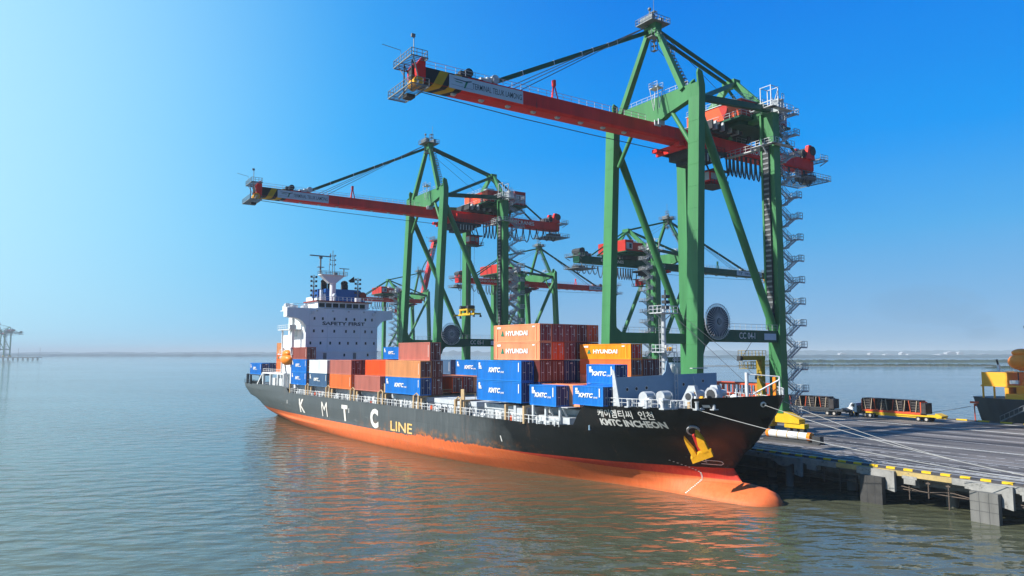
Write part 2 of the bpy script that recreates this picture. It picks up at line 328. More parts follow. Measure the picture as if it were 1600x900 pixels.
# fender blocks (big concrete panels) and brackets
i=0
FB=[-59.0,-45.95,-32.9,-19.8,-72.1,-85.2]
for y in FB:
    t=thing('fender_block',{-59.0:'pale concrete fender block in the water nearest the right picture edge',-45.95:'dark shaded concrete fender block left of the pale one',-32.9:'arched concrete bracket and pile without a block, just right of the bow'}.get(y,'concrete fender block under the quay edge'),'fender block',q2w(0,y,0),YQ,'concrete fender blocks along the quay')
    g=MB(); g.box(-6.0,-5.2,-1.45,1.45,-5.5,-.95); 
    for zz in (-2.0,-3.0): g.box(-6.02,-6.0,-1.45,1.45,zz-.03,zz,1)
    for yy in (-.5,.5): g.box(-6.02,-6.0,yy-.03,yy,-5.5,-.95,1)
    if y!=-32.9: g.build('panel',['concrete_shaded' if y==-45.95 else 'concrete_pile','dark_steel'],t)
    g=MB(); 
    o=[(-5.2,-.85),(-5.2,-4.3),(-4.4,-3.2),(-3.9,-1.9),(-3.2,-.85)]
    g.prism([(-2.6,-.1),(2.3,-.1),(2.3,-.9),(1.6,-.95),(1.2,-1.3),(.4,-1.5),(-.4,-1.4),(-1.0,-1.0),(-1.5,-.95),(-1.5,-2.4),(-2.6,-2.6)],0,-5.2,-4.75)
    g.build('bracket','concrete',t)
    g=MB(); g.tube([(-4.2,0,-1.0),(-4.2,0,-5.6)],.55,12); g.build('pile','concrete_pile',t)
    if y<-70 : pass
for n,y in enumerate((-52.5,-39.4,-26.3,-65.5,-78.6)):
    t=thing('concrete_pile',['concrete pile under the tan beam between the two right fender blocks','concrete pile in the shade under the quay middle','concrete pile just behind the tip of the bulbous bow','concrete pile at the right picture edge','concrete pile beyond the right picture edge'][n],'pile',q2w(0,y,0),YQ,'round piles under the quay')
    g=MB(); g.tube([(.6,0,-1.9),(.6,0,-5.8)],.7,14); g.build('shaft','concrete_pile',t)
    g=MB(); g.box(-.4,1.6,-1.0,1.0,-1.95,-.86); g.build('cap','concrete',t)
for n in range(16):
    y=-66+n*2.3
    if min(abs(y-f) for f in FB)<2.4: continue
    g=MB(); g.tube([(-4.3,0,-.8),(-4.3,0,-2.9-.5*(n%3))],.07,6); g.box(-4.4,-4.2,-.25,.25,-1.2,-1.05)
    o=g.build('hanging_pipe','pipe_rust'); o.location=q2w(0,y,0); o.rotation_euler=(0,0,YQ); tag(o,'thin steel pipe hanging below the quay edge','pipe','pipes hanging below the quay edge')
for n,y in enumerate((-50.2,-36.8,-63.0)):
    g=MB(); g.box(-4.76,-3.6,-.7,.7,-1.5,-.64); g.box(-4.78,-4.76,-.9,.9,-.85,-.5); o=g.build('bollard_block','concrete'); o.location=q2w(0,y,0); o.rotation_euler=(0,0,YQ)
    tag(o,['pale concrete block hanging under the tan quay beam','shaded concrete block under the quay between two fender blocks','concrete block under the quay at the far right'][n],'block')
g=MB(); g.tube([(-4.2,-66+i*1.0,-1.75-.35*math.sin(i*.55)**2-.01*i) for i in range(46)],.06,6); g.tube([(-4.0,-66+i*2,-2.3) for i in range(24)],.06,6)
o=g.build('service_pipe','pipe_rust'); o.location=QO; o.rotation_euler=(0,0,YQ); tag(o,'pair of long sagging pipes strung under the quay edge','pipe')
# quay bollard far right + mooring lines
def bollard(q,label,p=-1.9):
    g=MB(); g.tube([(0,0,0),(0,0,.5)],.22,10); g.tube([(0,0,.5),(0,0,.7)],.36,10); o=g.build('bollard','kerb_yellow'); o.location=q2w(p,q,.005); tag(o,label,'bollard')
bollard(-67.4,'yellow mooring bollard holding the bow lines of the black ship')
def line(a,b,sag,label,r=.06,m='mooring',grp='mooring lines from the bow'):
    a=Vector(a);b=Vector(b);n=24; L=[]
    for i in range(n+1):
        u=i/n; L.append(a.lerp(b,u)-Vector((0,0,4*sag*u*(1-u)))-a)
    g=MB(); g.tube(L,r,6); o=g.build('mooring_line',m); o.location=a; tag(o,label,'rope',grp)
BW=q2w(-1.9,-67.4,.6)
# ------------------------------------------------------------------ cranes
def crane(label,p,q,flip=False,scale=(1,1,1),boomcol='crane_red',plate='',kx=1.0,angle=0,detail=True,group='ship-to-shore cranes on the quay',z=0,loc=None,rz=None,boomrel=1):
    t=thing('gantry_crane',label,'crane',loc if loc is not None else q2w(p,q,z),(YQ+(math.pi if flip else 0)) if rz is None else rz,group); t.scale=scale
    s=-1 if flip else 1          # near side is local -y (cranes of this side) or +y
    G='green'
    wl=lambda z:.1+.044*z
    # waterside legs
    for sd in(-1,1):
        g=MB(); y=sd*11.35
        g.add([(wl(z)+dx,y+dy,z) for z in(5.2,60.5) for dx,dy in((-1,-1.25),(.62,-1.25),(.62,1.25),(-1,1.25))],[(3,2,1,0),(4,5,6,7),(0,1,5,4),(1,2,6,5),(2,3,7,6),(3,0,4,7)])
        if detail:
            for zz in range(8,60,4): g.box(wl(zz)-1.03,wl(zz)+.65,y-1.28,y+1.28,zz,zz+.06)
        lg=g.build('leg',G,t)
        g=MB(); g.prism([(1.77,60.5),(3.4,60.5),(3.4,62.6),(2.8,65.0),(1.8,65.4),(1.5,64.6),(1.77,62)],1,y-1.25,y-.9); g.prism([(1.77,60.5),(3.4,60.5),(3.4,62.6),(2.8,64.2),(1.77,63.2)],1,y+.6,y+1.25)
        g.box(1.78,3.36,y-.89,y+.59,60.5,63)
        g.build('leg_head',G,lg)
        if detail:
            g=MB()
            g.box(-2.3,1.4,y-2.0,y-1.4,11.9,12.05,0); g.box(-2.3,1.4,y-2.0,y-1.4,7.4,7.55,0); g.build('fender_bar','galv',lg)
    for sd in(-1,1):
        y=sd*11.35; g=MB(); g.box(22.3,24.2,y-1.3,y+1.3,3.6,61.2); lg=g.build('leg',G,t)
        if sd*s<0 and detail:
            g=MB(); g.box(21.9,22.29,y-.3,y+.9,19,56,0)
            for zz in range(20,56): g.box(21.8,21.9,y-.3,y+.9,zz,zz+.35,1)
            g.box(21.7,22.28,y+.95,y+1.34,19,61,2)
            g.build('lift_track',['dark_steel','steel',G],lg)
    # lower sills, equalisers and bogies
    for x in(.2,23.4):
        g=MB(); g.box(x-.9,x+.9,-11,11,3.4,5.2); g.build('sill_beam',G,t)
        for sd in(-1,1):
            y=sd*11.35; g=MB(); g.prism([(y-4.6,1.6),(y-4.6,2.4),(y-1.4,3.7),(y+1.4,3.7),(y+4.6,2.4),(y+4.6,1.6)],0,x-.9,x+.9)
            b=g.build('equaliser_beam','yellow',t)
            g=MB()
            for k in(-3.4,3.4):
                g.box(x-.7,x+.7,y+k-2.1,y+k+2.1,.75,1.58)
            g.build('bogie','yellow',b)
            g=MB()
            for k in(-4.8,-3.4,-2.0,2.0,3.4,4.8): g.tube([(x-.5,y+k,.42),(x+.5,y+k,.42)],.42,12)
            g.build('wheel','dark_steel',b)
    g=MB()
    for x in(.2,23.4):
        for sd in(-1,1): g.box(x-1,x+1,sd*11.35-1.35,sd*11.35+1.35,3.3,5.3)
    g.build('leg_foot',G,t)
    # portal beams
    for sd in(-1,1):
        y=sd*11.5; g=MB(); g.box(1.3,22.3,y-.75,y+.75,16.5,18.7)
        g.prism([(1.8,16.5),(1.8,14.3),(2.3,15.6),(3.4,16.5)],1,y-.7,y+.7); g.prism([(1.9,18.7),(1.9,21.2),(2.5,19.6),(3.8,18.7)],1,y-.7,y+.7)
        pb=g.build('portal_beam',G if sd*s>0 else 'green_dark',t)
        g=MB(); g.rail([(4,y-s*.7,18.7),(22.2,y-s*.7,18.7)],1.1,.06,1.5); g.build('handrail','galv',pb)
        if sd*s<0 and plate:
            X=(1,0,0) if s>0 else (-1,0,0); yy=y-s*.76
            x0=11.2 if s>0 else 15.6
            text(plate,4.4,1.15,'letter_white',pb,(x0,yy,17.1),X,bold=.008)
            g=MB(); g.box(18.2,21.6,yy,yy-s*.04,16.95,18.15); g.build('plate','sign_white',pb)
    # diagonal tubes, knee struts
    for sd in(-1,1):
        g=MB(); g.tube([(3.2,sd*11.4,57.5),(22.6,sd*11.4,18.2)],.78,14); g.build('diagonal_tube',G,t)
        g=MB(); g.tube([(2.9,sd*4.7,60),(2.6,sd*9.8,52.2)],.42,10); g.build('knee_strut',G,t)
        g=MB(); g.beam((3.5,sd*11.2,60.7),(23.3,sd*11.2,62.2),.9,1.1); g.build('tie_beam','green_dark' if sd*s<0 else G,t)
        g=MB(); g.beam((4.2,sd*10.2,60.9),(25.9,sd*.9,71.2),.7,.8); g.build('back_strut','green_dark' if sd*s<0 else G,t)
        g=MB(); g.beam((25.9,sd*.7,71.4),(24.6,sd*9.8,62.2),1.5,.7,w2=1.6,up=(1,0,0)); g.build('node_leg',G,t)
        g=MB(); g.beam((2.4,sd*8.4,62.8),(3.1,sd*1.1,77.2),1.0,1.3,w2=.9,h2=1.0,up=(1,0,0)); g.build('a_frame_leg',G,t)
    g=MB(); g.prism([(-10.1,63.3),(10.1,63.3),(10.1,60.6),(4.2,59.3),(3.0,58.75),(-3.0,58.75),(-4.2,59.3),(-10.1,60.6)],0,2.2,3.5)
    cb=g.build('cross_beam',G,t)
    g=MB(); g.rail([(2.85,-9,63.3),(2.85,9,63.3)],1.1,.06,1.5)
    for y in(-2.2,-1.2,1.2,2.2): g.box(2.0,3.6,y-.12,y+.12,57.9,59)
    g.build('handrail','galv',cb)
    g=MB(); y0=s*-2.4  # small lamp platform standing on the beam
    g.box(.6,2.19,y0-1.1,y0+1.1,64.6,64.75)
    for dx in(.7,2.1):
        for dy in(-1,1): g.beam((dx,y0+dy,64.6),(1.4,y0+dy*.7,60.6),.1)
    g.rail([(.6,y0-1.1,64.7),(.6,y0+1.1,64.7),(2.1,y0+1.1,64.7),(2.1,y0-1.1,64.7)],1.0,.07,1)
    g.box(1,1.6,y0-.5,y0+.5,64.75,65.2); g.build('lamp_platform','galv',cb)
    g=MB(); g.box(22.6,24.2,-10,10,60.3,62.1); g.box(22.7,24.0,-1.6,2.9,58.6,60.3); g.build('cross_beam',G,t)
    # top
    g=MB(); g.box(2.3,4.0,-1.6,1.6,76.6,78.6); g.box(2.2,3.2,-.35,.35,78.6,80.2); g.build('apex_head',G,t)
    g=MB(); g.box(.8,5.6,-2.3,2.3,78.5,78.65); g.rail([(.8,-2.3,78.6),(5.6,-2.3,78.6),(5.6,2.3,78.6),(.8,2.3,78.6),(.8,-2.3,78.6)],1.1,.08,1)
    g.box(1.0,3.0,-2.0,-.6,75.2,75.35); g.rail([(.6,-2.2,75.3),(3.2,-2.2,75.3)],1.1,.08,.8); g.box(1.4,2.1,-1.7,1.7,78.7,79.9); g.box(4.2,5.0,-1.2,1.2,78.7,80.0)
    for x,y in((4.9,1.5),(4.9,.5),(4.1,1.5),(4.1,.5)): g.beam((x,y,74),(x,y,82.2),.1)
    for zz in range(74,83): g.box(4.1,4.9,.5,1.5,zz,zz+.08)
    g.tube([(1.6,-.8,79.8),(1.6,-.8,81)],.12,6); g.ball((1.6,-.8,81.1),.35,.35,.35,8,6); g.tube([(5.2,1.7,79),(5.2,1.7,85)],.05,5)
    g.build('apex_platform','steel',t)
    g=MB()  # caged ladder following the a-frame leg
    for i in range(16):
        u=i/15; p=Vector((3.9,s*-1.4,76)).lerp(Vector((3.6,s*-7.9,64)),u); g.box(p.x,p.x+.7,p.y-.4,p.y+.4,p.z,p.z+.1); g.beam(p,p+Vector((0,0,.8)),.08); g.beam(p+Vector((.7,0,0)),p+Vector((.7,0,.8)),.08)
    g.box(3.3,4.4,s*-3.9-.6,s*-3.9+.6,71.0,71.15); g.rail([(3.3,s*-4.5,71.1),(4.4,s*-4.5,71.1)],1,.07,1)
    g.build('ladder','steel',t)
    g=MB(); g.box(24.9,26.9,-1.6,1.6,70.6,72.0); g.build('back_node',G,t)
    g=MB()
    for y in(-.6,.9): g.tube([(3.5,y,77.6),(25.6,y,71.6)],.38,8)
    g.build('back_tie','green_dark',t)
    g=MB()
    for y in(-2.2,2.8): g.tube([(26.4,y*.5,71),(44,y,59.0)],.3,8)
    g.build('rear_stay','green_dark',t)
    g=MB()
    for y in(-1.5,1.8): g.tube([(3.6,y,77),(21,y*1.6,66.8)],.05,5,caps=False)
    g.build('cable','rope',t)
    # rear girder
    B=boomcol
    g=MB(); g.prism([(-.95,58.65),(2.55,58.65),(2.55,56.3),(2.1,55.9),(-.5,55.9),(-.95,56.3)],0,2.2,52.6); 
    for x in range(6,52,3):
        for yy,d in((-.95,-.03),(2.55,.03)): g.box(x,x+.06,yy,yy+d,56.35,58.6)
    gd=g.build('girder',B,t)
    if s>0: text('KONECRANES',11.5,1.25,'letter_white',gd,(30.5,-.992,56.8),(1,0,0),bold=.02)
    else: text('KONECRANES',11.5,1.25,'letter_white',gd,(42,2.592,56.8),(-1,0,0),bold=.02)
    g=MB(); g.rail([(26,-.95,58.65),(50,-.95,58.65)],1.1,.06,1.6); g.rail([(26,2.55,58.65),(50,2.55,58.65)],1.1,.06,1.6); g.build('handrail','galv',gd)
    g=MB()
    for y in(-1.5,1.8):
        g.prism([(49.2,58.6),(52.4,58.6),(52.2,60.4),(51.2,61.9),(50.2,61.8),(49.8,60.5)],1,y,y+.8)
    g.tube([(51.6,-1.6,60.6),(51.6,2.7,60.6)],1.1,14,1); g.tube([(48.9,-1.2,59.7),(48.9,2.4,59.7)],.9,12,1); g.box(46.6,48.2,-.4,2.2,58.66,59.8,1)
    g.build('sheave_block',['crane_red' if B=='crane_red' else 'green_dark','dark_steel'],gd)
    g=MB(); g.grid(51.6,54.6,-3.3,4.6,58.35); g.rail([(51.8,-3.3,58.4),(54.6,-3.3,58.4),(54.6,4.6,58.4),(51.8,4.6,58.4)],1.1,.07,1)
    g.grid(46,54.8,-3.7,4.8,53.55); g.rail([(46,-3.7,53.6),(54.8,-3.7,53.6),(54.8,4.8,53.6),(46,4.8,53.6)],1.1,.07,1)
    for x in(46.5,52): 
        for y in(-1,2.6): g.beam((x,y,56),(x,y*1.6,53.6),.16)
    g.box(48.5,52.5,-1.6,1.2,53.7,54.9,1); g.box(53,54.2,.6,2.6,53.7,54.6,1)
    g.beam((52.6,-2.6,57),(54.5,-3.2,58.3),.2); g.beam((52.6,3.6,57),(54.5,4.4,58.3),.2)
    g.build('end_platform',['steel','dark_steel'],gd)
    # machinery house
    g=MB(); g.box(18.9,34.5,-8.0,8.0,60.95,61.35); g.box(20.5,33,-6.6,6.6,60.1,60.93); hp=g.build('house_deck','green_dark',t)
    g=MB(); g.rail([(19,-7.9,61.35),(34.4,-7.9,61.35)],1.1,.06,1.5); g.rail([(19,7.9,61.35),(19,-7.9,61.35)],1.1,.06,1.5); g.build('handrail','galv',hp)
    g=MB(); g.box(20,30,-7.2,7.2,61.36,65.0); ho=g.build('machinery_house',['house_orange'],t)
    g=MB(); 
    for a in(-4.6,1.2):
        g=MB(); g.add([(19.97,a,61.4),(19.97,a+1.6,61.4),(19.97,a+3.2,64.95),(19.97,a+1.2,64.95)],[(0,1,2,3)]); g.build('stripe','house_red',ho)
    g=MB()
    for x in range(21,30): g.box(x,x+.1,s*-7.2,s*-7.26,61.4,65)
    g.box(20.05,29.95,s*-7.2,s*-7.22,61.4,65); g.build('panel','house_red',ho)
    g=MB(); g.box(19.8,30.2,-7.4,7.4,65.0,65.15); g.rail([(20,-7.2,65.1),(30,-7.2,65.1),(30,7.2,65.1),(20,7.2,65.1),(20,-7.2,65.1)],1.1,.06,1.8); g.box(22,24.5,-4,-1.5,65.15,66.4); g.box(26,28,2,5,65.15,66.2); g.box(20.6,22,3,5.5,65.15,66); g.build('roof','galv',ho)
    g=MB(); g.box(30.05,34.2,-7.3,7.3,61.36,65.9); er=g.build('electrical_room',['house_red'],t)
    g=MB(); g.box(30.6,33.7,s*-7.3,s*-7.38,62.2,64.8,0); g.box(31,32.2,s*-7.39,s*-7.42,62.6,64.4,1); g.build('panel',['glass_pale','glass'],er)
    for x in(21,24,29,32):
        for y in(-1.8,3.4): g=MB(); g.beam((x,y,60.09),(x,y*.7,58.66),.5,.5); g.build('house_support','dark_steel',hp)
    for i in range(9): g=MB(); g.box(15.5+i*1.1,15.9+i*1.1,-3.6,4.4,59.2,60.9); g.build('rope_guide',['dark_steel','galv'][i%2],hp)
    g=MB(); g.box(16,22,-2.6,-1.1,58.7,60.0); g.build('drive_unit','dark_steel',hp); g=MB(); g.box(24,31,2.7,4,58.7,60.2); g.build('drive_unit','dark_steel',hp)
    # landing platforms around near landside leg
    g=MB(); yn=s*-11.35
    for zz in(61.8,54.6):
        g.box(21.2,27.0,yn-2.6,yn-1.4,zz,zz+.12); g.rail([(21.2,yn-2.6,zz),(27,yn-2.6,zz)],1.1,.07,1); 
        g.box(20.6,21.9,yn-2.6,yn+2.6,zz,zz+.12); g.rail([(20.6,yn-2.6,zz),(20.6,yn+2.6,zz)],1.1,.07,1)
        g.build('leg_platform','galv',t); g=MB()
    g.beam((20.6,yn,54.6),(22.3,yn,52.6),.2)
    for zz in(54.7,):
        g.box(22,23,min(yn,s*-1),max(yn,s*-1),zz-.3,zz-.1); g.rail([(22,yn,zz-.1),(22,s*-1.2,zz-.1)],1.1,.07,1.2)
    for dx,dy in((-1.1,-1.2),(1.1,-1.2),(1.1,1.2),(-1.1,1.2)): g.beam((23.2+dx,yn+dy,61.2),(23.2+dx,yn+dy,66.6),.16)
    for zz in(63.4,66.5): g.rail([(22.1,yn-1.2,zz-1),(24.3,yn-1.2,zz-1),(24.3,yn+1.2,zz-1),(22.1,yn+1.2,zz-1),(22.1,yn-1.2,zz-1)],1.0,.1,3,mid=False)
    g.beam((22.1,yn-1.2,61.3),(24.3,yn-1.2,66),.1)
    g.box(24.6,26.2,yn-1.1,yn+.9,61.9,64.4,1)
    g.build('leg_platform',['galv','glass_pale'],t)
    # stair tower beside the near landside leg
    z0=1.0; k=0
    yA,yB=yn-1.15,yn-.1
    while z0<(60 if detail else 60):
        for a,b,yy in(((25.0,z0),(28.4,z0+2.1),yA),((28.4,z0+2.1),(25.0,z0+4.2),yB+.35)):
            g=MB(); g.beam((a[0],yy-.4,a[1]),(b[0],yy-.4,b[1]),.07,.28); g.beam((a[0],yy+.4,a[1]),(b[0],yy+.4,b[1]),.07,.28)
            for i in range(8):
                u=(i+.5)/8; g.box(a[0]+(b[0]-a[0])*u-.14,a[0]+(b[0]-a[0])*u+.14,yy-.38,yy+.38,a[1]+(b[1]-a[1])*u,a[1]+(b[1]-a[1])*u+.05)
            for o_ in(-.42,.42):
                g.beam((a[0],yy+o_,a[1]+1.05),(b[0],yy+o_,b[1]+1.05),.07); g.beam((a[0],yy+o_,a[1]+.55),(b[0],yy+o_,b[1]+.55),.05)
                for u in(0,.33,.66,1): g.beam((a[0]+(b[0]-a[0])*u,yy+o_,a[1]+(b[1]-a[1])*u),(a[0]+(b[0]-a[0])*u,yy+o_,a[1]+(b[1]-a[1])*u+1.05),.06)
            g.build('stair_flight','stair_steel',t)
        g=MB(); g.box(28.3,29.9,yn-1.8,yn+.8,z0+2.05,z0+2.15); g.rail([(28.3,yn-1.8,z0+2.1),(29.9,yn-1.8,z0+2.1),(29.9,yn+.8,z0+2.1),(28.3,yn+.8,z0+2.1)],1.1,.08,.8); g.box(28.2,29.9,yn-1.8,yn-1.7,z0+1.85,z0+2.1)
        g.build('stair_landing','stair_steel',t)
        g=MB(); g.box(24.52,25.2,yn-1.9,yn+.6,z0+4.15,z0+4.25); g.rail([(24.5,yn-1.9,z0+4.2),(25.2,yn-1.9,z0+4.2)],1.1,.08,.6); g.box(25.3,25.36,yn-.3,yn+.9,z0+2.6,z0+4.1); g.build('stair_landing','stair_steel',t)
        z0+=4.2; k+=1
    # trolley, cab, festoon
    g=MB(); g.box(8.5,20.5,-2.6,-2.2,54.2,55.0); g.box(8.5,20.5,3.8,4.2,54.2,55.0); g.box(8.4,8.9,-3.4,5,54.1,55.5,1); g.box(20,20.5,-2.6,4.2,54.2,55); g.box(10.5,18.5,-1.9,3.5,53.0,54.9); g.box(12,16,-1.4,3,52.2,53)
    g.box(6.8,8.4,-2.9,-1.6,54.5,55.2,1); g.box(6.8,8.4,3.2,4.5,54.5,55.2,1); g.box(12,18,-2.3,-1.2,55.1,57.6,1); g.rail([(9,-2.7,54.9),(20,-2.7,54.9)],1,.06,1)
    g.box(16.5,21.5,-2.8,-.5,51.2,51.35,0)
    for x in(13,14,15,16,17,18.5): g.box(x,x+.25,-2.66,-2.5,52.6,54.2,2)
    tr=g.build('trolley',['dark_steel','crane_red','galv'],t)
    g=MB(); g.prism([(17.2,49.2),(20.6,48.6),(20.6,51.4),(17.2,51.4)],1,-1.2,1.4); cabo=g.build('cab',['crane_red'],t)
    g=MB(); g.box(17.5,19.2,-1.2-.03,-1.2,49.6,51.0,0); g.box(17.5,19.2,1.4,1.43,49.6,51.0,0); g.box(17.14,17.19,-1,1.2,49.5,51.1,0); g.box(19.5,20.2,-1.23,-1.2,49.4,50.8,0); g.build('window','glass_pale',cabo)
    g=MB(); g.box(16.6,21.8,-2.0,2.2,48.3,48.42); g.rail([(16.6,-2,48.4),(21.8,-2,48.4),(21.8,2.2,48.4)],1,.07,1); g.beam((20.4,-1,51.4),(19.5,-1.2,53.4),.25); g.beam((20.4,1.4,51.4),(19.5,1.6,53.4),.25); g.beam((20.8,-1.8,48.4),(22.5,-1.8,52.5),.15); g.build('cab_platform','dark_steel',cabo)
    x=22.0;i=0
    g=MB(); g.box(20,52,-1.6,-1.5,55.5,55.65); g.build('festoon_rail','dark_steel',t)
    while x<50.5:
        wd=1.0+.07*(i) if x<34 else 2.6; dp=4.6 if x<40 else 3.4
        pts=[(x+wd/2-wd/2*math.cos(math.pi*j/10)*(1-.25*math.sin(math.pi*j/10)),-1.5,55.5-dp*math.sin(math.pi*j/10)**.75) for j in range(11)]
        g=MB(); g.tube(pts,.13,6); g.tube([(a,-1.25,c+.3) for a,b,c in pts],.07,5)
        g.build('festoon_loop','rope',t); x+=wd+.12; i+=1
    # boom (front)
    K=lambda x:x*kx
    H=Vector((2.2,0,58.2)); Rm=Matrix.Translation(H)@Matrix.Rotation(R(angle),4,'Y')@Matrix.Translation(-H)
    def bb(g,n,m,par=t):
        g.v=[tuple(Rm@Vector(p)) for p in g.v]; return g.build(n,m,par)
    g=MB(); x0=K(-46.5)
    g.prism([(-.95,58.65),(2.55,58.65),(2.55,56.3),(2.1,55.9),(-.5,55.9),(-.95,56.3)],0,x0,2.19); bo=bb(g,'boom',B)
    if s<0: X=(-1,0,0)
    yn2=-.953 if s>0 else 2.553; e=-s*.012
    g=MB()
    for i,(a,mi) in enumerate(((0,1),(1.35,0),(2.9,1),(3.9,0),(5.3,1))):
        wdt=[1.35,1.55,1.0,1.4,1.2][i]
        sh=1.15; x1=x0+a*kx; x2=x1+wdt*kx
        lo=-sh*.6 if i else 0
        g.add([(x1+sh,yn2,58.62),(x2+sh,yn2,58.62),(x2+lo*0,yn2,56.3),(x1,yn2,56.3)],[(0,1,2,3)],mi)
        g.add([(x1,-.95+.02,56.27),(x2,-.93,56.27),(x2-.3,-.5,55.89),(x1-.3,-.5,55.89)],[(0,1,2,3)],mi)
        g.add([(x1-.3,-.5,55.888),(x2-.3,-.5,55.888),(x2-1.4,2.1,55.888),(max(x0,x1-1.4),2.1,55.888)],[(0,1,2,3)],mi)
    g.add([(x0,yn2,58.62),(x0+1.15,yn2,58.62),(x0,yn2,56.3)],[(0,1,2)],1)
    bb(g,'hazard_stripe',['stripe_yellow','black'],bo)
    sx0,sx1=K(-42.4)+ (0 if kx==1 else 1),K(-28.3)
    g=MB(); g.box(sx0,sx1,yn2-s*.0,yn2-s*.05,56.25,58.42); sg=bb(g,'sign','sign_white',bo)
    def btext(st,wd,h,m,x,z,**k):
        o=text(st,wd,h,m,sg,(0,0,0),(1,0,0) if s>0 else (-1,0,0),**k)
        Xv=Vector((1,0,0) if s>0 else (-1,0,0)); Z=Xv.cross(Vector((0,0,1))); mt=Matrix((Xv,Vector((0,0,1)),Z)).transposed().to_4x4(); mt.translation=Vector((x,yn2-s*.065,z)); o.matrix_local=Rm@mt; return o
    L=sx1-sx0
    a0=(sx0+L*.30) if s>0 else sx1-L*.30
    btext('TERMINAL TELUK LAMONG',L*.68,.95,'ink',a0,56.85,bold=.002)
    g=MB(); zz=57.5; yy=yn2-s*.06; dr=1 if s>0 else -1; lx=sx0+.4 if s>0 else sx1-.4
    def lg(pts,mi): g.add([(lx+dr*px,yy,57.0+pz) for px,pz in pts],[tuple(range(len(pts)))],mi)
    lg([(.2,.95),(2.6,.85),(3.7,1.05),(3.7,.9),(2.9,.66),(.9,.78)],0); lg([(.5,.55),(2.0,.5),(2.0,.36),(.9,.4)],1); lg([(2.6,.7),(3.0,.72),(2.5,-.35),(2.25,-.35)],1); lg([(0,-.1),(4.0,-.25),(4.0,-.29),(0,-.14)],0)
    bb(g,'emblem',['ink','ink_green'],sg)
    g=MB(); g.rail([(x0,-.8,58.65),(0,-.8,58.65)],1.1,.06,1.8); g.rail([(x0,2.4,58.65),(0,2.4,58.65)],1.1,.06,1.8); bb(g,'handrail','galv',bo)
    g=MB(); 
    for x,mi in((K(-38.5),0),(K(-33.5),1)): 
        g.tube([(x,-.6,59.6),(x,.4,59.6)],.75,12,mi); g.box(x-1.6,x-.7,-.5,.5,58.66,59.7,mi)
    g.box(K(-36.4),K(-35),-.7,.7,58.66,59.3,1); g.box(K(-41),K(-36),-.8,2.3,58.66,58.85,0)
    bb(g,'winch',['dark_steel','galv'],bo)
    for i in range(8):
        x=K(-41+i*5.2); g=MB(); g.prism([(x-.45,55.85),(x+.45,55.85),(x+.3,55.55),(x-.3,55.55)],1,-.1,.5); bb(g,'lamp','galv',bo)
    g=MB(); 
    for a,b in((-.55,-.4),(.75,-.4),(.1,.7)): g.beam((K(-21.2)+a,b,58.66),(K(-21),.1,61.8),.22)
    g.box(K(-21)-.25,K(-21)+.25,-.2,.4,61.2,62.3); bb(g,'tripod_post','crane_red' if B=='crane_red' else 'green_dark',bo)
    # tip gear
    g=MB()
    for y in(-.9,1.7): g.prism([(x0-1.4,56.2),(x0,56.4),(x0,60.0),(x0-.6,60.2),(x0-1.6,58.8)],1,y,y+.7)
    bb(g,'tip_bracket','crane_red' if B=='crane_red' else 'green_dark',bo)
    g=MB(); g.grid(x0-3.0,x0-.2,-2.1,4.4,59.55); g.rail([(x0-3,-2.1,59.6),(x0-3,4.4,59.6),(x0-.2,4.4,59.6)],1.1,.08,.9); g.rail([(x0-3,-2.1,59.6),(x0-.3,-2.1,59.6),(x0-.3,-1,59.6)],1.1,.08,.9)
    g.grid(x0-3.6,x0-.6,-3.4,5.0,54.65); g.rail([(x0-.6,-3.4,54.7),(x0-3.6,-3.4,54.7),(x0-3.6,5,54.7),(x0-.6,5,54.7)],1.1,.08,.9); 
    for y in(-2.4,4.2): g.beam((x0-1.2,y*.5,56.5),(x0-2.2,y,54.7),.2); g.beam((x0-2.6,y*.8,59.5),(x0-1.4,y*.5,56.6),.15)
    g.tube([(x0-2.4,-1.6,59.6),(x0-2.4,-1.6,63)],.08,6); g.box(x0-2.8,x0-2.2,-1.75,-1.4,62.6,63.1); g.tube([(x0-3,1.8,60.4),(x0-3,1.8,61.6),(x0-5.6,3.0,62.4)],.05,5)
    
    for y in(-.6,2.2):
        g.beam((x0-2.2,y,54.7),(x0-2.2,y,59.5),.16,.16,1); g.beam((x0-.4,y,56.3),(x0-2.2,y,59.5),.12,.12,1); g.beam((x0-2.2,y,56.0),(x0-.3,y,57.8),.12,.12,1)
    g.box(x0-1.7,x0-.5,.2,1.6,57.2,58.8,1); g.box(x0-2.4,x0-1.0,.6,2.2,54.0,54.55,1); g.box(x0-.28,x0-.02,-.6,2.3,56.4,58.6,1)
    bb(g,'tip_platform',['steel','dark_steel'],bo)
    g=MB(); g.tube([(x0-1.4,-1.5,55.9),(x0-1.4,.9,55.9)],.85,12); bb(g,'sheave','anchor',bo)
    g=MB()
    if not angle:
        g.beam((K(-34.8),.8,58.7),(2.6,.8,77.3),.55,.75); 
        for u in(.2,.38,.55,.62,.72,.78): 
            p=Vector((K(-34.8),.8,58.7)).lerp(Vector((2.6,.8,77.3)),u); g.beam(p-Vector((.08,0,0)),p+Vector((.08,0,.04)),.62,.84,1)
        g.build('forestay',['green_dark','galv'],t)
        g=MB()
        for xx,y in((K(-31),-.3),(K(-30),1.2),(K(-28.5),.4)): g.tube([(xx,y,58.8),(2.4,y*.5,78.3)],.07,5,caps=False)
        g.tube([(x0-.5,1.0,55.3),(x0*.6,1.0,54.55),(x0*.25,1.0,54.3),(8,1.0,54.2)],.08,5,caps=False); g.build('cable','rope',t)
    else:
        top=Rm@Vector((K(-34.8),.8,58.7)); mid=Vector((-12,.8,72))
        g.beam(top,Vector((0,.8,84)),.5,.5); g.beam(Vector((0,.8,84)),(2.6,.8,77.6),.5,.5); g.build('forestay','green_dark',t)
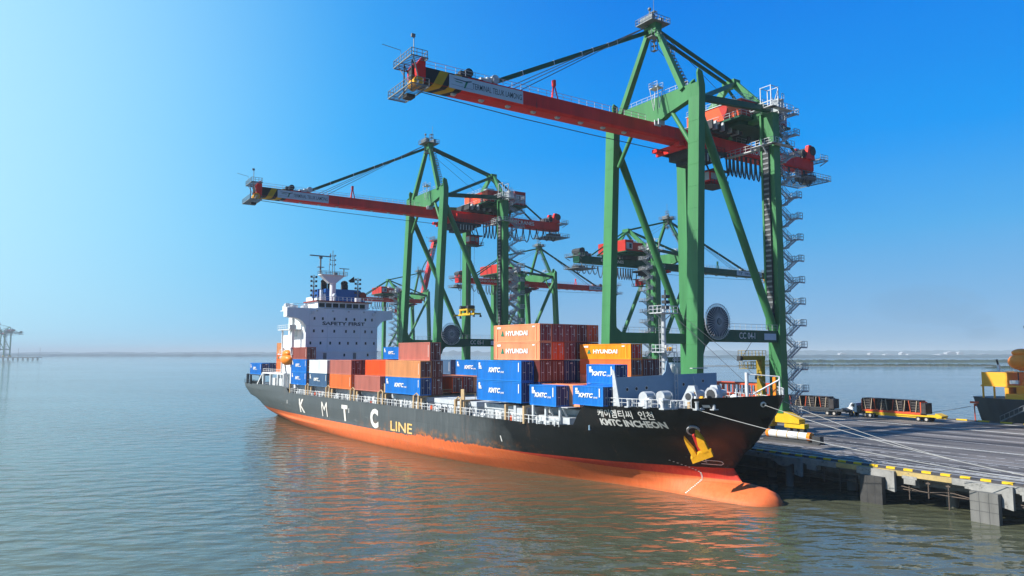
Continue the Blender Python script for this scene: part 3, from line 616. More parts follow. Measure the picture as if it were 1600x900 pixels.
        g=MB()
        for y in(-.4,1.4): g.tube([Rm@Vector((K(-20),y,58.8)),(2.4,y*.5,78.3)],.07,5,caps=False)
        g.build('cable','rope',t)
    # cable reel on near portal beam
    yr=s*-13.3; g=MB(); c=(4.3,20.0)
    g.tube([(c[0],yr-.25,c[1]),(c[0],yr+.25,c[1])],2.6,32); rl=g.build('cable_reel','reel_blue',t)
    g=MB(); n=36
    for i in range(n):
        a=2*math.pi*i/n; 
        for yy in(yr-.34,yr+.34): g.beam((c[0]+(.6 if yy*s<yr*s else 2.2)*math.cos(a),yy,c[1]+(.6 if yy*s<yr*s else 2.2)*math.sin(a)),(c[0]+3.15*math.cos(a),yy,c[1]+3.15*math.sin(a)),.07,.05,up=(0,1,0))
        b2=2*math.pi*(i+1)/n
        if s>0 or 1: g.beam((c[0]+3.12*math.cos(a),yr,c[1]+3.12*math.sin(a)),(c[0]+3.12*math.cos(b2),yr,c[1]+3.12*math.sin(b2)),.1,.1)
    g.build('spoke','galv',rl)
    g=MB(); g.tube([(c[0],yr-.55,c[1]),(c[0],yr+.55,c[1])],.5,12); g.box(c[0]-.6,c[0]+.6,yr+s*.3,yr+s*1.6,c[1]-.9,c[1]+.9); g.build('hub','steel',rl)
    return t
crane('nearest green crane with lowered red boom, numbered CC 04',0,0,plate='CC 04-I')
crane('second green crane with lowered red boom over the middle of the ship, numbered CC 05',0,96.6,plate='CC 05-I')
FS=(.75,.82,.715)
crane('green crane with a green boom seen between the legs of the nearest crane',70.9,60.8,flip=True,scale=FS,boomcol='green_dark',plate='CC 03',kx=1.28)
crane('far crane with lowered red boom seen through the second crane',70.9,130,flip=True,scale=FS,plate='CC 02',kx=1.0)
crane('farthest dock crane with its red boom raised, behind the ship bridge',70.9,236,flip=True,scale=FS,plate='CC 01',angle=78,kx=.9)
# far left jetty with its own crane
JL=Vector((-1500,2060,WZ))
crane('pale hazy crane on the distant jetty at the left edge',0,0,loc=(-1480,2075,8.5),rz=R(5),scale=(1.28,1.28,1.2),kx=1.0,boomcol='green_dark',plate='')
g=MB(); g.box(-400,155,-12,14,5.5,7.6)
for i in range(40): g.box(-390+i*14,-386+i*14,-12,-10,-1,5.5)
o=g.build('distant_jetty','concrete_pile'); o.location=JL+Vector((0,0,0)); tag(o,'long low jetty on piles at the far left horizon','jetty')
for i,(x,l) in enumerate(((-1427,'thin lamp mast beside the hazy crane on the far jetty'),(-1372,'thin lamp mast halfway along the far jetty'),(-1312+0,'thin lamp mast at the tip of the far jetty'))):
    g=MB(); g.tube([(0,0,0),(0,0,24)],.35,6); g.box(-1.6,1.6,-.3,.3,23.6,24.2); o=g.build('lamp_mast','steel'); o.location=(x*1.025,2062,7.8); tag(o,l,'lamp mast','lamp masts on the far jetty')
# spreader below the second crane's trolley
t=thing('spreader','yellow container spreader hanging from the second crane','spreader',q2w(17,96.6,26.2),YQ)
g=MB(); g.box(-.9,.9,-3.4,3.4,0,.7); g.box(-.5,.5,-6.1,6.1,.1,.5); g.box(-1.2,1.2,-6.4,-5.9,.0,.55); g.box(-1.2,1.2,5.9,6.4,.0,.55); g.build('frame','yellow',t)
g=MB(); g.box(-1.4,1.4,-2.6,2.6,1.5,2.0); 
for x in(-1,1):
    for y in(-2.2,2.2): g.box(x-.3,x+.3,y-.3,y+.3,.7,1.5)
g.build('headblock','yellow',t)
g=MB()
for y in(-2.2,2.2): g.tube([(-1.2,y,2.5),(1.2,y,2.5)],.6,12)
g.box(-.6,.6,-.8,.8,.7,1.5); g.build('sheave','dark_steel',t)
g=MB()
for x in(-1.2,1.2):
    for y in(-6.2,6.2): g.prism([(x-.1,0),(x+.1,0),(x+.25,-.7),(x-.25,-.7)],1,y-.3,y+.3)
g.build('flipper','dark_steel',t)
g=MB()
for x in(-1,1):
    for y in(-2.2,2.2): g.tube([(x,y,2.5),(x*1.6,y*.8,27)],.05,5,caps=False)
g.build('hoist_rope','rope',t)
# ------------------------------------------------------------------ container ship
def hull_mat():
    m=bpy.data.materials.new('hull_paint'); m.use_nodes=True; t=m.node_tree; b=t.nodes['Principled BSDF']; b.inputs['Roughness'].default_value=.38; b.inputs['Specular IOR Level'].default_value=.35
    tc=N(t,'ShaderNodeTexCoord'); sp=N(t,'ShaderNodeSeparateXYZ'); t.links.new(tc.outputs['Object'],sp.inputs[0])
    def nz(sc,det,ms,ro=.65):
        mp=N(t,'ShaderNodeMapping'); mp.inputs['Scale'].default_value=ms; t.links.new(tc.outputs['Object'],mp.inputs[0]); n=N(t,'ShaderNodeTexNoise'); n.inputs['Scale'].default_value=sc; n.inputs['Detail'].default_value=det; n.inputs['Roughness'].default_value=ro; t.links.new(mp.outputs[0],n.inputs['Vector']); return n.outputs[0]
    def math_(op,a,bb,c=None):
        n=N(t,'ShaderNodeMath',operation=op)
        for i,v in enumerate((a,bb,c)):
            if v is None: continue
            if isinstance(v,(int,float)): n.inputs[i].default_value=v
            else: t.links.new(v,n.inputs[i])
        return n.outputs[0]
    def mr(v,a,b_,c=0,d=1):
        n=N(t,'ShaderNodeMapRange'); t.links.new(v,n.inputs[0]); n.inputs[1].default_value=a;n.inputs[2].default_value=b_;n.inputs[3].default_value=c;n.inputs[4].default_value=d; return n.outputs[0]
    def mix(f,a,c,bl='MIX'):
        n=N(t,'ShaderNodeMix',data_type='RGBA',blend_type=bl)
        if isinstance(f,(int,float)): n.inputs[0].default_value=f
        else: t.links.new(f,n.inputs[0])
        for i,v in((6,a),(7,c)):
            if isinstance(v,tuple): n.inputs[i].default_value=(*v,1)
            else: t.links.new(v,n.inputs[i])
        return n.outputs[2]
    big=nz(.12,4,(1,1,1)); fine=nz(1.2,8,(1,1,.10),.8); spot=nz(.9,8,(1,.6,.7),.8); pl=nz(2.2,3,(1,1,.15))
    # top side: deep black forward, grey aft; wavy oblique edge between
    e=math_('MULTIPLY_ADD',big,26.0,sp.outputs['Y']); e2=math_('MULTIPLY_ADD',sp.outputs['Z'],-1.6,e)
    aft=mr(e2,42,55); aft=math_('MULTIPLY',aft,mr(fine,.25,.62,.5,1.0))
    top=mix(aft,(.010,.012,.014),(.105,.12,.125))
    top=mix(math_('MULTIPLY',mr(fine,.60,.72),mr(sp.outputs['Y'],45,60)),top,(.19,.20,.20))
    # rust/antifouling wear near the boot line between frames
    ru=mr(spot,.50,.58); band=mr(sp.outputs['Z'],5.6,3.7); yy=mr(sp.outputs['Y'],30,58); y2=mr(sp.outputs['Y'],95,70)
    top=mix(math_('MULTIPLY',math_('MULTIPLY',ru,band),math_('MULTIPLY',yy,y2)),top,(.50,.18,.03))
    st=nz(.55,9,(1,1.4,.07),.85); top=mix(math_('MULTIPLY',mr(st,.57,.70,0,.75),mr(sp.outputs['Y'],5,40,.25,1)),top,(.24,.12,.07))
    sc=nz(.5,6,(1,.25,1.6),.7); top=mix(math_('MULTIPLY',mr(sc,.66,.72,0,.5),mr(sp.outputs['Z'],8.5,4.5)),top,(.30,.31,.31))
    low=mix(mr(pl,.3,.7),(.80,.155,.04),(.86,.20,.06)); low=mix(math_('MULTIPLY',mr(spot,.55,.7),mr(sp.outputs['Y'],30,60)),low,(.42,.17,.10))
    red=mix(mr(pl,.4,.7),(.62,.04,.02),(.70,.07,.03))
    pk=math_('MULTIPLY',mr(sp.outputs['Y'],38,55),mr(sp.outputs['Y'],82,68)); zz=math_('ADD',sp.outputs['Z'],math_('MULTIPLY',math_('SUBTRACT',spot,.42),math_('MULTIPLY_ADD',pk,-4.2,.16)))
    # boot line height: 3.4 aft, 4.1 forward
    bl=mr(sp.outputs['Y'],28,70,3.98,3.42); f=math_('GREATER_THAN',zz,bl)
    # shadow of the bow flare painted as a deeper red band on the boot-top
    zr=mr(sp.outputs['Y'],8,56,2.5,4.3); fr=math_('GREATER_THAN',zz,zr)
    col=mix(f,mix(math_('MULTIPLY',fr,mr(sp.outputs['Y'],95,70)),low,red),top)
    wl=mr(math_('MULTIPLY_ADD',spot,1.3,sp.outputs['Z']),1.25,.7); col=mix(math_('MULTIPLY',wl,.35),col,(.16,.15,.08)); lw=nz(.4,9,(1,.6,.12),.85); col=mix(math_('MULTIPLY',mr(lw,.58,.72,0,.6),mr(sp.outputs['Z'],4.1,3.6)),col,(.45,.12,.06))
    t.links.new(col,b.inputs['Base Color']); t.links.new(math_('MAXIMUM',mr(fine,.3,.7,.26,.5),mr(sp.outputs['Z'],3.9,3.5,.2,.62)),b.inputs['Roughness'])
    cb_=N(t,'ShaderNodeCombineXYZ'); t.links.new(sp.outputs['Y'],cb_.inputs[0]); t.links.new(sp.outputs['Z'],cb_.inputs[1])
    br=N(t,'ShaderNodeTexBrick'); br.inputs['Scale'].default_value=1; br.inputs['Brick Width'].default_value=8.5; br.inputs['Row Height'].default_value=2.1; br.inputs['Mortar Size'].default_value=.035; br.inputs['Mortar Smooth'].default_value=.3
    br.inputs['Color1'].default_value=(1,1,1,1); br.inputs['Color2'].default_value=(.86,.86,.86,1); br.inputs['Mortar'].default_value=(.62,.60,.58,1); t.links.new(cb_.outputs[0],br.inputs['Vector'])
    col=mix(.55,col,br.outputs['Color'],'MULTIPLY'); t.links.new(col,b.inputs['Base Color'])
    wv=nz(.35,3,(1,.8,.8)); bp=N(t,'ShaderNodeBump'); bp.inputs['Strength'].default_value=.35; bp.inputs['Distance'].default_value=.12; t.links.new(wv,bp.inputs['Height'])
    t.links.new(bp.outputs[0],b.inputs['Normal'])
    return m
M['hull']=hull_mat()
SHIP=thing('container_ship','large black and orange container ship moored under the cranes, stacked with coloured containers','ship',SO,YS)
def interp(tab,y):
    if y<=tab[0][0]: return tab[0][1]
    for (a,b),(c,d) in zip(tab,tab[1:]):
        if y<=c: 
            u=(y-a)/(c-a); return b+(d-b)*u
    return tab[-1][1]
TOP=[(.2,0),(1.2,2.2),(2.5,4.3),(4,6.3),(6,8.4),(8,9.9),(11,11.2),(14,12.1),(18,12.9),(23,13.4),(30,13.7),(150,13.7),(165,13.5),(175,12.9),(181,12.2)]
LV=[ # z, stem y, table of half breadth, stern y
 (-4.0,2.2,[(2.2,0),(4,1.6),(10,2.4),(25,4.0),(44,8),(70,10.2),(100,10.2),(130,7),(165,0)],165),
 (-1.5,1.0,[(1.0,0),(1.8,1.6),(3,2.4),(8,3.2),(15,3.6),(25,5),(44,8.6),(70,10.8),(100,10.9),(130,8.2),(160,3),(172,0)],172),
 (.2,.85,[(.85,0),(1.4,1.6),(2.4,2.6),(4,3.3),(8,3.8),(14,4.0),(18,4.4),(23,5.2),(31,7.0),(40,9.2),(52,11.2),(65,12.4),(85,13.1),(100,13.0),(116,12.2),(139,10.4),(160,6.6),(172,4.2),(177,0)],177),
 (1.2,1.3,[(1.3,0),(2,1.4),(3.4,2.2),(6,2.7),(9,3.0),(13,3.5),(18,4.5),(23,5.8),(31,8.1),(40,10.2),(52,12.1),(65,13.0),(85,13.5),(110,13.3),(139,11.5),(160,8.3),(172,6),(177.5,0)],177.5),
 (1.95,2.4,[(2.4,0),(3.5,.95),(6,1.4),(9,1.9),(13,3.0),(18,4.9),(23,6.5),(31,8.9),(40,10.9),(52,12.7),(65,13.4),(85,13.65),(115,13.5),(139,12.2),(160,9.3),(172,7.2),(178,0)],178),
 (2.35,6.4,[(6.4,0),(7.2,.30),(9,1.2),(13,2.9),(18,5.1),(23,6.9),(31,9.3),(40,11.3),(52,12.8),(65,13.5),(85,13.7),(115,13.4),(139,12),(160,9.8),(172,7.7),(178.3,0)],178.3),
 (3.9,7.6,[(7.6,0),(8.3,.7),(10,2.0),(14,4.5),(18,6.6),(22,8.5),(28,10.2),(36,11.9),(46,13.1),(56,13.6),(66,13.7),(139,13.0),(160,11.4),(172,9.2),(179,6)],179),
 (6.2,5.8,[(5.8,0),(6.6,.9),(9,3.0),(13,5.9),(18,8.6),(23,10.5),(30,12.2),(40,13.3),(52,13.7),(145,13.6),(165,12.3),(180,10)],180),
 (8.6,3.3,[(3.3,0),(4.2,1.3),(7,4.6),(11,7.8),(16,10.3),(22,12.1),(30,13.2),(40,13.7),(150,13.7),(167,13.1),(181,11.4)],181),
 (10.4,1.9,[(1.9,0),(3,2.1),(5,4.9),(8,7.6),(12,9.9),(17,11.8),(23,12.9),(32,13.6),(42,13.7),(150,13.7),(167,13.3),(181,11.8)],181),
 (12.05,.9,[(.9,0),(2,2.2),(4,5.0),(6.5,7.6),(9,9.4),(12,10.8),(16,12.1),(22,13.1),(30,13.6),(40,13.7),(150,13.7),(181,12)],181)]
YC=[0]+[i*.5 for i in range(1,24)]+[12+i for i in range(0,12)]+[24,25,26,28,30,33,36,40,44,48,52,57,62,68,75,82,90,100,110,120,130,136,138,142,148,154,160,165,170,174,177,179,181]
def ztop(y):
    return interp([(0,13.85),(7.2,13.35),(7.35,12.1),(22.4,12.0),(25.0,9.0),(30,8.65),(136.4,8.7),(138.4,10.3),(181,9.9)],y)
def hullpt(y,z):
    if z>=12.05: # bulwark
        a=LV[-1]; u=(z-12.05)/1.6; y0=max(.2,a[1]+(.15-a[1])*u); b0=interp(a[2],max(y,a[1])); b1=interp(TOP,y); 
        if y<=y0: return (0,y0)
        bb=b0 if y>a[1] else 0
        return (bb+(b1-bb)*min(1,u),y)
    for A,B_ in zip(LV,LV[1:]):
        if z<=B_[0]+1e-6:
            u=(z-A[0])/(B_[0]-A[0]); y0=A[1]+(B_[1]-A[1])*u; y1=A[3]+(B_[3]-A[3])*u
            yy=min(max(y,y0),y1)
            if y<=y0: return (0,y0)
            ba=interp(A[2],yy) if yy>A[1] else 0; bc=interp(B_[2],yy) if yy>B_[1] else 0
            b=ba+(bc-ba)*u
            if y>y1: b=interp(A[2],A[3])*(1-u)+interp(B_[2],B_[3])*u
            return (max(0,b),yy)
ZB=[-4,-2.7,-1.5,-.6,.2,.7,1.2,1.6,1.95,2.15,2.35,2.8,3.3,3.9,4.6,5.4,6.2,7.0,7.8]
g=MB(); cols=[]
for y in YC:
    zt=ztop(y); zs=ZB+[7.8+(zt-7.8)*k/5 for k in range(1,6)]
    cols.append([(hullpt(y,z),z) for z in zs])
nv=len(cols[0])
for sd in(-1,1):
    vs=[(sd*c[0][0],c[0][1],c[1]) for col in cols for c in col]
    fs=[]
    for i in range(len(cols)-1):
        for j in range(nv-1):
            q=(i*nv+j,(i+1)*nv+j,(i+1)*nv+j+1,i*nv+j+1)
            q2=[]
            for k in q:
                if all((Vector(vs[k])-Vector(vs[l])).length>1e-4 for l in q2): q2.append(k)
            if len(q2)>=3: fs.append(tuple(q2))
    g.add(vs,fs,0,True)
# transom
col=cols[-1]; g.add([(-c[0][0],c[0][1],c[1]) for c in col]+[(c[0][0],c[0][1],c[1]) for c in col],[(j,j+1,nv+j+1,nv+j) for j in range(nv-1)],0,False)
me=g.mesh('hull','hull')
import bmesh
bm=bmesh.new(); bm.from_mesh(me); bmesh.ops.remove_doubles(bm,verts=bm.verts,dist=.002); bmesh.ops.recalc_face_normals(bm,faces=bm.faces); bm.to_mesh(me); bm.free()
HULL=link('hull',me,SHIP)
# decks
def deckpoly(ys,z,inset=.12):
    L=[(-(hullpt(y,z)[0]-inset),hullpt(y,z)[1]) for y in ys]; return L+[(-a,b) for a,b in L[::-1]]
def deck(name,ys,z,m,zoff=0):
    g=MB(); 
    pts=[(max(hullpt(y,z)[0]-.1,.02),max(y,hullpt(y,z)[1])) for y in ys]
    vs=[(-a,b,z+zoff) for a,b in pts]+[(a,b,z+zoff) for a,b in pts]; n=len(pts)
    g.add(vs,[(i,i+1,n+i+1,n+i) for i in range(n-1)]); return g.build(name,m,SHIP)
deck('forecastle_deck',[1.2,2,3,4,5,6.5,8,10,12,14,16,18,20,22.3,24],11.95,'deck_grey')
deck('main_deck',[24,30,40,60,100,140,160,181],8.45,'deck_grey')
g=MB(); g.box(-12.3,12.3,22.0,22.2,8.45,11.9); g.build('forecastle_bulkhead','bow_blue',SHIP)
deck('poop_deck',[138,150,160,170,180.5],9.7,'deck_grey')
g=MB(); 
for x in(-5,-1,3,7): g.box(x-.5,x+.5,138,180,9.7,9.71)
# draft marks and hull marks
def on_hull(y,z,sd=-1):
    b,yy=hullpt(y,z); e=.02
    p=Vector((sd*b,yy,z)); b2,y2=hullpt(y+.3,z); b3,y3=hullpt(y,z+.3)
    t1=(Vector((sd*b2,y2,z))-p); t2=(Vector((sd*b3,y3,z+.3))-p); n=t1.cross(t2).normalized()
    if n.x*sd<0: n=-n
    return p+n*e,t1.normalized(),t2.normalized(),n
def wrap_text(st,w_,h_,m,y,z,name='lettering',**k):
    # lettering bent on to the hull: x of the text runs towards the bow
    me=textmesh(st,w_,h_,m,**k).copy()
    bm=bmesh.new(); bm.from_mesh(me); bmesh.ops.triangulate(bm,faces=bm.faces)
    for it in range(4):
        bmesh.ops.subdivide_edges(bm,edges=[e for e in bm.edges if e.calc_length()>.3],cuts=1); bmesh.ops.triangulate(bm,faces=bm.faces)
    for v in bm.verts:
        p,_,_,n=on_hull(y-v.co.x,z+v.co.y); v.co=p+n*.055
    bm.to_mesh(me); bm.free(); return link(name,me,SHIP)
for ch,y,z,w_,h_ in(('K',128.3,4.15,3.4,3.4),('M',113.6,4.15,3.3,3.4),('T',101.9,3.95,3.2,3.55),('C',87.3,3.65,3.7,3.95)):
    wrap_text(ch,w_,h_,'letter_hull',y,z,bold=.03 if ch=='K' else (.0 if ch=='M' else .05))
wrap_text('LINE',8.9,1.9,'letter_orange',78.2,3.8,bold=.012)
wrap_text('KMTC INCHEON',8.9,.92,'letter_white',20.0,9.35,bold=.045)
wrap_text('케이엠티씨  인천',8.0,1.1,'letter_white',20.1,10.45,bold=.012)
g=MB()
for y,z in((137,6.3),(98,6.4),(41.5,5.6)):
    p,a,b,n=on_hull(y,z); q=p+n*.03; g.add([q-a*.12-b*.5,q+a*.12-b*.5,q+a*.12+b*.5,q-a*.12+b*.5],[(0,1,2,3)])
g.build('tug_mark','letter_white',SHIP)
g=MB()
for i in range(26):
    z=.5+i*.17; y=10.3+1.6*math.sin((z-.5)/4.6*3.1)*-.9+ (0 if z<3.3 else (z-3.3)*1.3); p,a,b,n=on_hull(y+2.2,z); q=p+n*.03; g.add([q-a*.11-b*.055,q+a*.11-b*.055,q+a*.11+b*.055,q-a*.11+b*.055],[(0,1,2,3)])
g.build('draft_mark','letter_white',SHIP)
g=MB() # bulb mark: hooked outline
def hl(pts,w=.09):
    for (a,b),(c,d) in zip(pts,pts[1:]):
        p,_,_,n=on_hull(a,b); q,_,_,n2=on_hull(c,d); g.beam(p+n*.02,q+n2*.02,w,.02,up=tuple(n))
hl([(10.6,4.5),(8.6,4.4),(8.3,4.6),(8.4,4.85),(8.8,4.95),(10.0,5.0),(9.7,5.3),(10.5,4.95),(9.9,4.75)])
g.build('bulb_mark','letter_white',SHIP)
# bulwark name plate patch, chocks
g=MB(); p,a,b,n=on_hull(6.0,12.45); q=p+n*.04; g.add([q-a*.45-b*.22,q+a*.45-b*.22,q+a*.45+b*.22,q-a*.45+b*.22],[(0,1,2,3)]); 
g.build('fairlead_plate','letter_white',SHIP)
CHA,_,_,nn=on_hull(1.6,12.7)
g=MB(); g.tube([CHA-nn*.05,CHA+nn*.12],.36,12); g.tube([CHA+nn*.12,CHA+nn*.16],.2,10,1); g.build('fairlead',['letter_white','black'],SHIP)
# anchor
def hp(y,z,o=.0): 
    p,a,b,n=on_hull(y,z); return p+n*o
AC=t=link('anchor',None,SHIP); 
P1,a1,b1,n1=on_hull(8.7,9.25); a1=Vector((a1.x,a1.y,0)).normalized(); nh=n1
g=MB(); g.tube([P1-n1*.2,P1+n1*.18],.85,16,1); g.tube([P1+n1*.17,P1+n1*.22],.6,14,0); g.build('hawse_pipe',['black','galv'],AC)
def rot2(u,v,ang): return (u*math.cos(ang)-v*math.sin(ang),u*math.sin(ang)+v*math.cos(ang))
def AP(u,v,o): # local anchor coordinates: u toward bow, v up along hull, rotated
    x,y=rot2(u,v,R(22)); return P1-a1*x+Vector((0,0,1))*y+n1*(o+.35)-Vector((nh.x,nh.y,0))*(.0)
for nm,pts in(('crown',[(-1.35,-3.1),(1.35,-3.1),(1.35,-2.45),(1.15,-2.2),(.5,-2.35),(.1,-2.1),(-.1,-2.1),(-.5,-2.35),(-1.35,-2.45)]),('fluke',[(-1.1,-2.5),(-.5,-2.4),(-.55,-1.6),(-1.15,.15),(-1.2,-.5)]),('fluke',[(1.1,-2.5),(.35,-2.4),(.1,-1.3),(.45,.4),(.75,.15),(1.05,-.9)]),('shank',[(-.2,-2.3),(.2,-2.3),(.16,-.1),(-.16,-.1)])):
    g=MB(); n_=len(pts); d0,d1=(.25,.75) if nm!='shank' else (.15,.45)
    g.add([AP(u,v,d0) for u,v in pts]+[AP(u,v,d1) for u,v in pts],[tuple(range(n_)),tuple(range(n_,2*n_))]+[(i,(i+1)%n_,n_+(i+1)%n_,n_+i) for i in range(n_)]); g.build(nm,'anchor' if nm!='shank' else 'house_red',AC)
# hatch coamings, covers, lashing posts, rails, deck clutter
bays=[(124.8,135.2),(111.5,122.7),(97.9,109.8),(83.7,96.0),(67.1,81.5),(50.5,64.5),(36.0,48.1),(18.2,33.9)]
for i,(a,b) in enumerate(bays):
    g=MB(); x=-11.6 if i<7 else -9.5; g.box(x,-x,a+.2,b-.2,8.46,9.9); 
    g.box(x-.12,x,a,b,9.55,9.75); 
    yy=a+1
    while yy<b-.5: g.box(x-.3,x,yy,yy+.12,8.46,9.8); yy+=2.1
    c=g.build('hatch_coaming','hatch',SHIP)
    g=MB(); g.box(x-.2,-x+.2,a,b,9.93,10.75); 
    for xx in range(-9,10,3): g.box(xx,xx+.06,a+.3,b-.3,10.75,10.8)
    g.build('hatch_cover','hatch',SHIP)
posts=[135.6,124.34,122.71,111.37,109.47,97.71,95.71,84.08,82.06,69.25,67.42,54.59,52.76,39.84,35.2]
for y in posts:
    g=MB(); g.box(-13.62,-13.2,y-.22,y+.22,8.4,11.05); g.box(-13.6,-11.6,y-.15,y+.15,10.75,11.05); o=g.build('lashing_post','post_tan',SHIP)
for y0,y1 in((122.7,124.3),(109.5,111.4),(95.7,97.7),(82.1,84.1),(67.4,69.3),(52.8,54.6)):
    g=MB(); g.box(-12.6,12.6,y0+.35,y1-.35,10.8,10.95)
    for x in(-12.5,-7.5,-2.5,2.5,7.5,12.4): g.box(x-.12,x+.12,y0+.4,y1-.4,8.46,12.8 if x<-12 else 10.8)
    g.rail([(-12.5,y0+.5,10.95),(12.5,y0+.5,10.95)],1.1,.07,2.2)
    g.tube([(-13.4,y0-.02,11.0),(-13.4,(y0+y1)/2,11.5),(-13.4,y1+.02,11.0)],.13,6)
    g.build('lashing_bridge','post_tan',SHIP)
g=MB()
pts=[(-13.55,y,8.68) for y in range(27,137,2)]; g.rail(pts,1.1,.07,2)
for y in range(28,136,2): g.beam((-13.5,y,8.6),(-13.5,y,9.8),.14)
g.build('deck_rail','white',SHIP)
rnd=random.Random(3)
for k in range(95):
    g=MB(); y=28+k*1.12; x=rnd.uniform(-12.9,-12.1); h=rnd.uniform(.4,1.3); ww=rnd.uniform(.2,.5); g.box(x-ww/2,x+ww/2,y-ww,y+ww,8.46,8.46+h)
    if k%3==0: g.tube([(x,y,8.46+h),(x,y,8.8+h)],ww*.5,8)
    if k%4==1: g.tube([(x-.1,y-.6,8.46+h*.8),(x-.1,y+.6,8.46+h*.8)],.18,8)
    g.build('deck_fitting',rnd.choice(['white','white','dark_steel','hatch','galv','deck_red' if k%5==0 else 'white']),SHIP)
for y,c in((62.5,0),(118,0)):
    g=MB(); g.tube([(-13.65,y,9.2),(-13.5,y,9.2)],.38,12); g.build('lifebuoy','deck_red',SHIP)
for y in(34,31,27.8,24.2,18.2): # posts under the forward outboard containers
    g=MB(); g.beam((-12.6 if y>26 else -12.0,y,8.5 if y>25 else 11.95),(-12.6 if y>26 else -12.0,y,11.2 if y>25 else 12.0),.35); g.build('container_stanchion','hatch',SHIP)
for y in(34.4,30.5,27.4): g=MB(); g.beam((-10.9,y,8.5),(-12.5,y,11.2),.22); g.build('brace','hatch',SHIP)
g=MB()
g.box(-12.7,-8.6,26.1,34.1,11.2,11.3)
g.build('container_support','hatch',SHIP)
for q_ in((-12.4,-9.6,26,33,8.5,9.8),(-13.1,-12.0,36,37.5,8.46,10.6),(-12.9,-12.2,38,38.6,8.46,10.9)): g=MB(); g.box(*q_); g.build('deck_locker','hatch',SHIP)
# superstructure
SS=link('superstructure',None,SHIP)
g=MB(); yf=132.3; g.box(-10.9,9.7,yf,yf+13,9.7,30.0); g.box(-10.9,-10.3,yf+13,yf+17,9.7,24)
g.box(-10.2,10.0,yf-.25,yf,19.35,19.6)
for x in(-1.1,0.2): pass
g.build('wall','bridge_white',SS)
g=MB(); 
for a_,b_ in((-10.9,-16.0),(9.7,14.4)):
    q_=1 if b_>0 else -1
    g.prism([(a_,30.0),(a_,26.2),(a_+q_*1.0,27.4),(a_+q_*2.2,28.1),(b_,28.5),(b_,30.0)],1,yf+.02,yf+2.6)
g.box(-16.0,14.4,yf+.01,yf+2.7,30.0,30.9); g.box(-16,-10.5,yf+2.7,yf+5,30.0,30.2)
g.build('bridge_wing','bridge_white',SS)
g=MB(); g.box(-7.6,7.2,yf+.4,yf+9,31.1,32.8,0); g.box(-8.2,8.0,yf-.1,yf+9.5,32.8,33.1,1); wh=g.build('wheelhouse',['bridge_white','roof_red'],SS)
for i in range(7):
    x=-6.5+i*1.95; g=MB(); g.box(x-.78,x+.78,yf+.33,yf+.4,31.3,32.4); g.build('window','glass',wh)
def wins(xs,z,ww=.5,hh=.75):
    for x in xs:
        g=MB(); g.box(x-ww/2,x+ww/2,yf-.03,yf,z-hh/2,z+hh/2); f=g.build('window','glass',SS)
        g=MB(); 
        for a,b,c,d in((-ww/2-.1,-ww/2,-hh/2-.1,hh/2+.1),(ww/2,ww/2+.1,-hh/2-.1,hh/2+.1),(-ww/2,ww/2,hh/2,hh/2+.1),(-ww/2,ww/2,-hh/2-.1,-hh/2)): g.box(x+a,x+b,yf-.05,yf-.001,z+c,z+d)
        g.build('frame','bridge_white',f)
wins([-8.6,-6.3,-3.0,.35,2.75,6.0,8.0],28.2); wins([-8.7,-6.3,-3.0,.35,2.75,6.0,8.0],24.9); wins([-9.6,-6.8,-4.1,-1.4,1.0,3.5,6.2,8.7],21.7); wins([0,6.9],18.5)
text('SAFETY FIRST',12.3,.95,'ink',SS,(-6.4,yf-.02,26.5),(1,0,0),bold=.035)
for x in(-9.9,9.0,-4.9,4.6):
    g=MB(); g.tube([(x,yf-.12,19.8 if abs(x)<6 else 10),(x,yf-.12,29.9)],.07,6); g.build('drain_pipe','bridge_white',SS)
for zz in(23.2,26.2):
    g=MB(); g.box(-10.88,9.68,yf-.05,yf,zz-.03,zz+.03); g.build('deck_seam','hatch',SS)
for x in(-8.0,-3.5,1.0,5.5,8.9):
    g=MB(); g.box(x-.2,x+.2,yf-.4,yf,30.1,30.5); g.build('floodlight','galv',SS)
for x in(-5.5,3.0):
    g=MB(); g.box(x-.45,x+.45,yf-.06,yf,17.4,19.1); g.build('door','steel',SS)
g=MB(); g.box(-10.93,-10.9,yf+6,yf+8,23.5,26.3); g.box(-10.93,-10.9,yf+9.5,yf+10.2,27,28); g.build('window','glass_pale',SS)
g=MB(); g.box(-14.2,-10.9,yf+3,yf+12,25.2,25.4); g.rail([(-14.2,yf+3,25.4),(-14.2,yf+12,25.4)],1.1,.08,1.5); g.box(-13.6,-10.9,yf+2,yf+12,18.6,18.8); g.rail([(-13.5,yf+2,18.8),(-13.5,yf+12,18.8)],1.1,.08,1.5)
g.beam((-12.9,yf+4,9.7),(-12.9,yf+4,30),.7); g.beam((-13.2,yf+11,9.7),(-13.2,yf+11,25.3),.35); g.box(-14.2,-12.5,yf+2.7,yf+3.1,25.4,26.5)
g.build('side_platform','white',SS)
g=MB(); 
for sd in(-1,1):
    g.rail([(sd*8.4,yf+.4,30.9),(sd*14.3,yf+.4,30.9),(sd*14.3,yf+2.6,30.9)],1.1,.08,1.2)
rnd=random.Random(11)
for k in range(26):
    x=-15.8+rnd.random()*6.5; y=yf+2.5+rnd.random()*3; g.box(x,x+rnd.uniform(.3,1),y,y+.6,30.2,31.2+rnd.random()*1.3)
g.rail([(-8,yf+.2,33.1),(8,yf+.2,33.1)],1.1,.08,1.2)
g.box(-9.5,-8.7,yf-.3,yf,29.4,30.2); g.box(8.0,8.8,yf-.3,yf,29.4,30.2)
g.build('rail','white',SS)
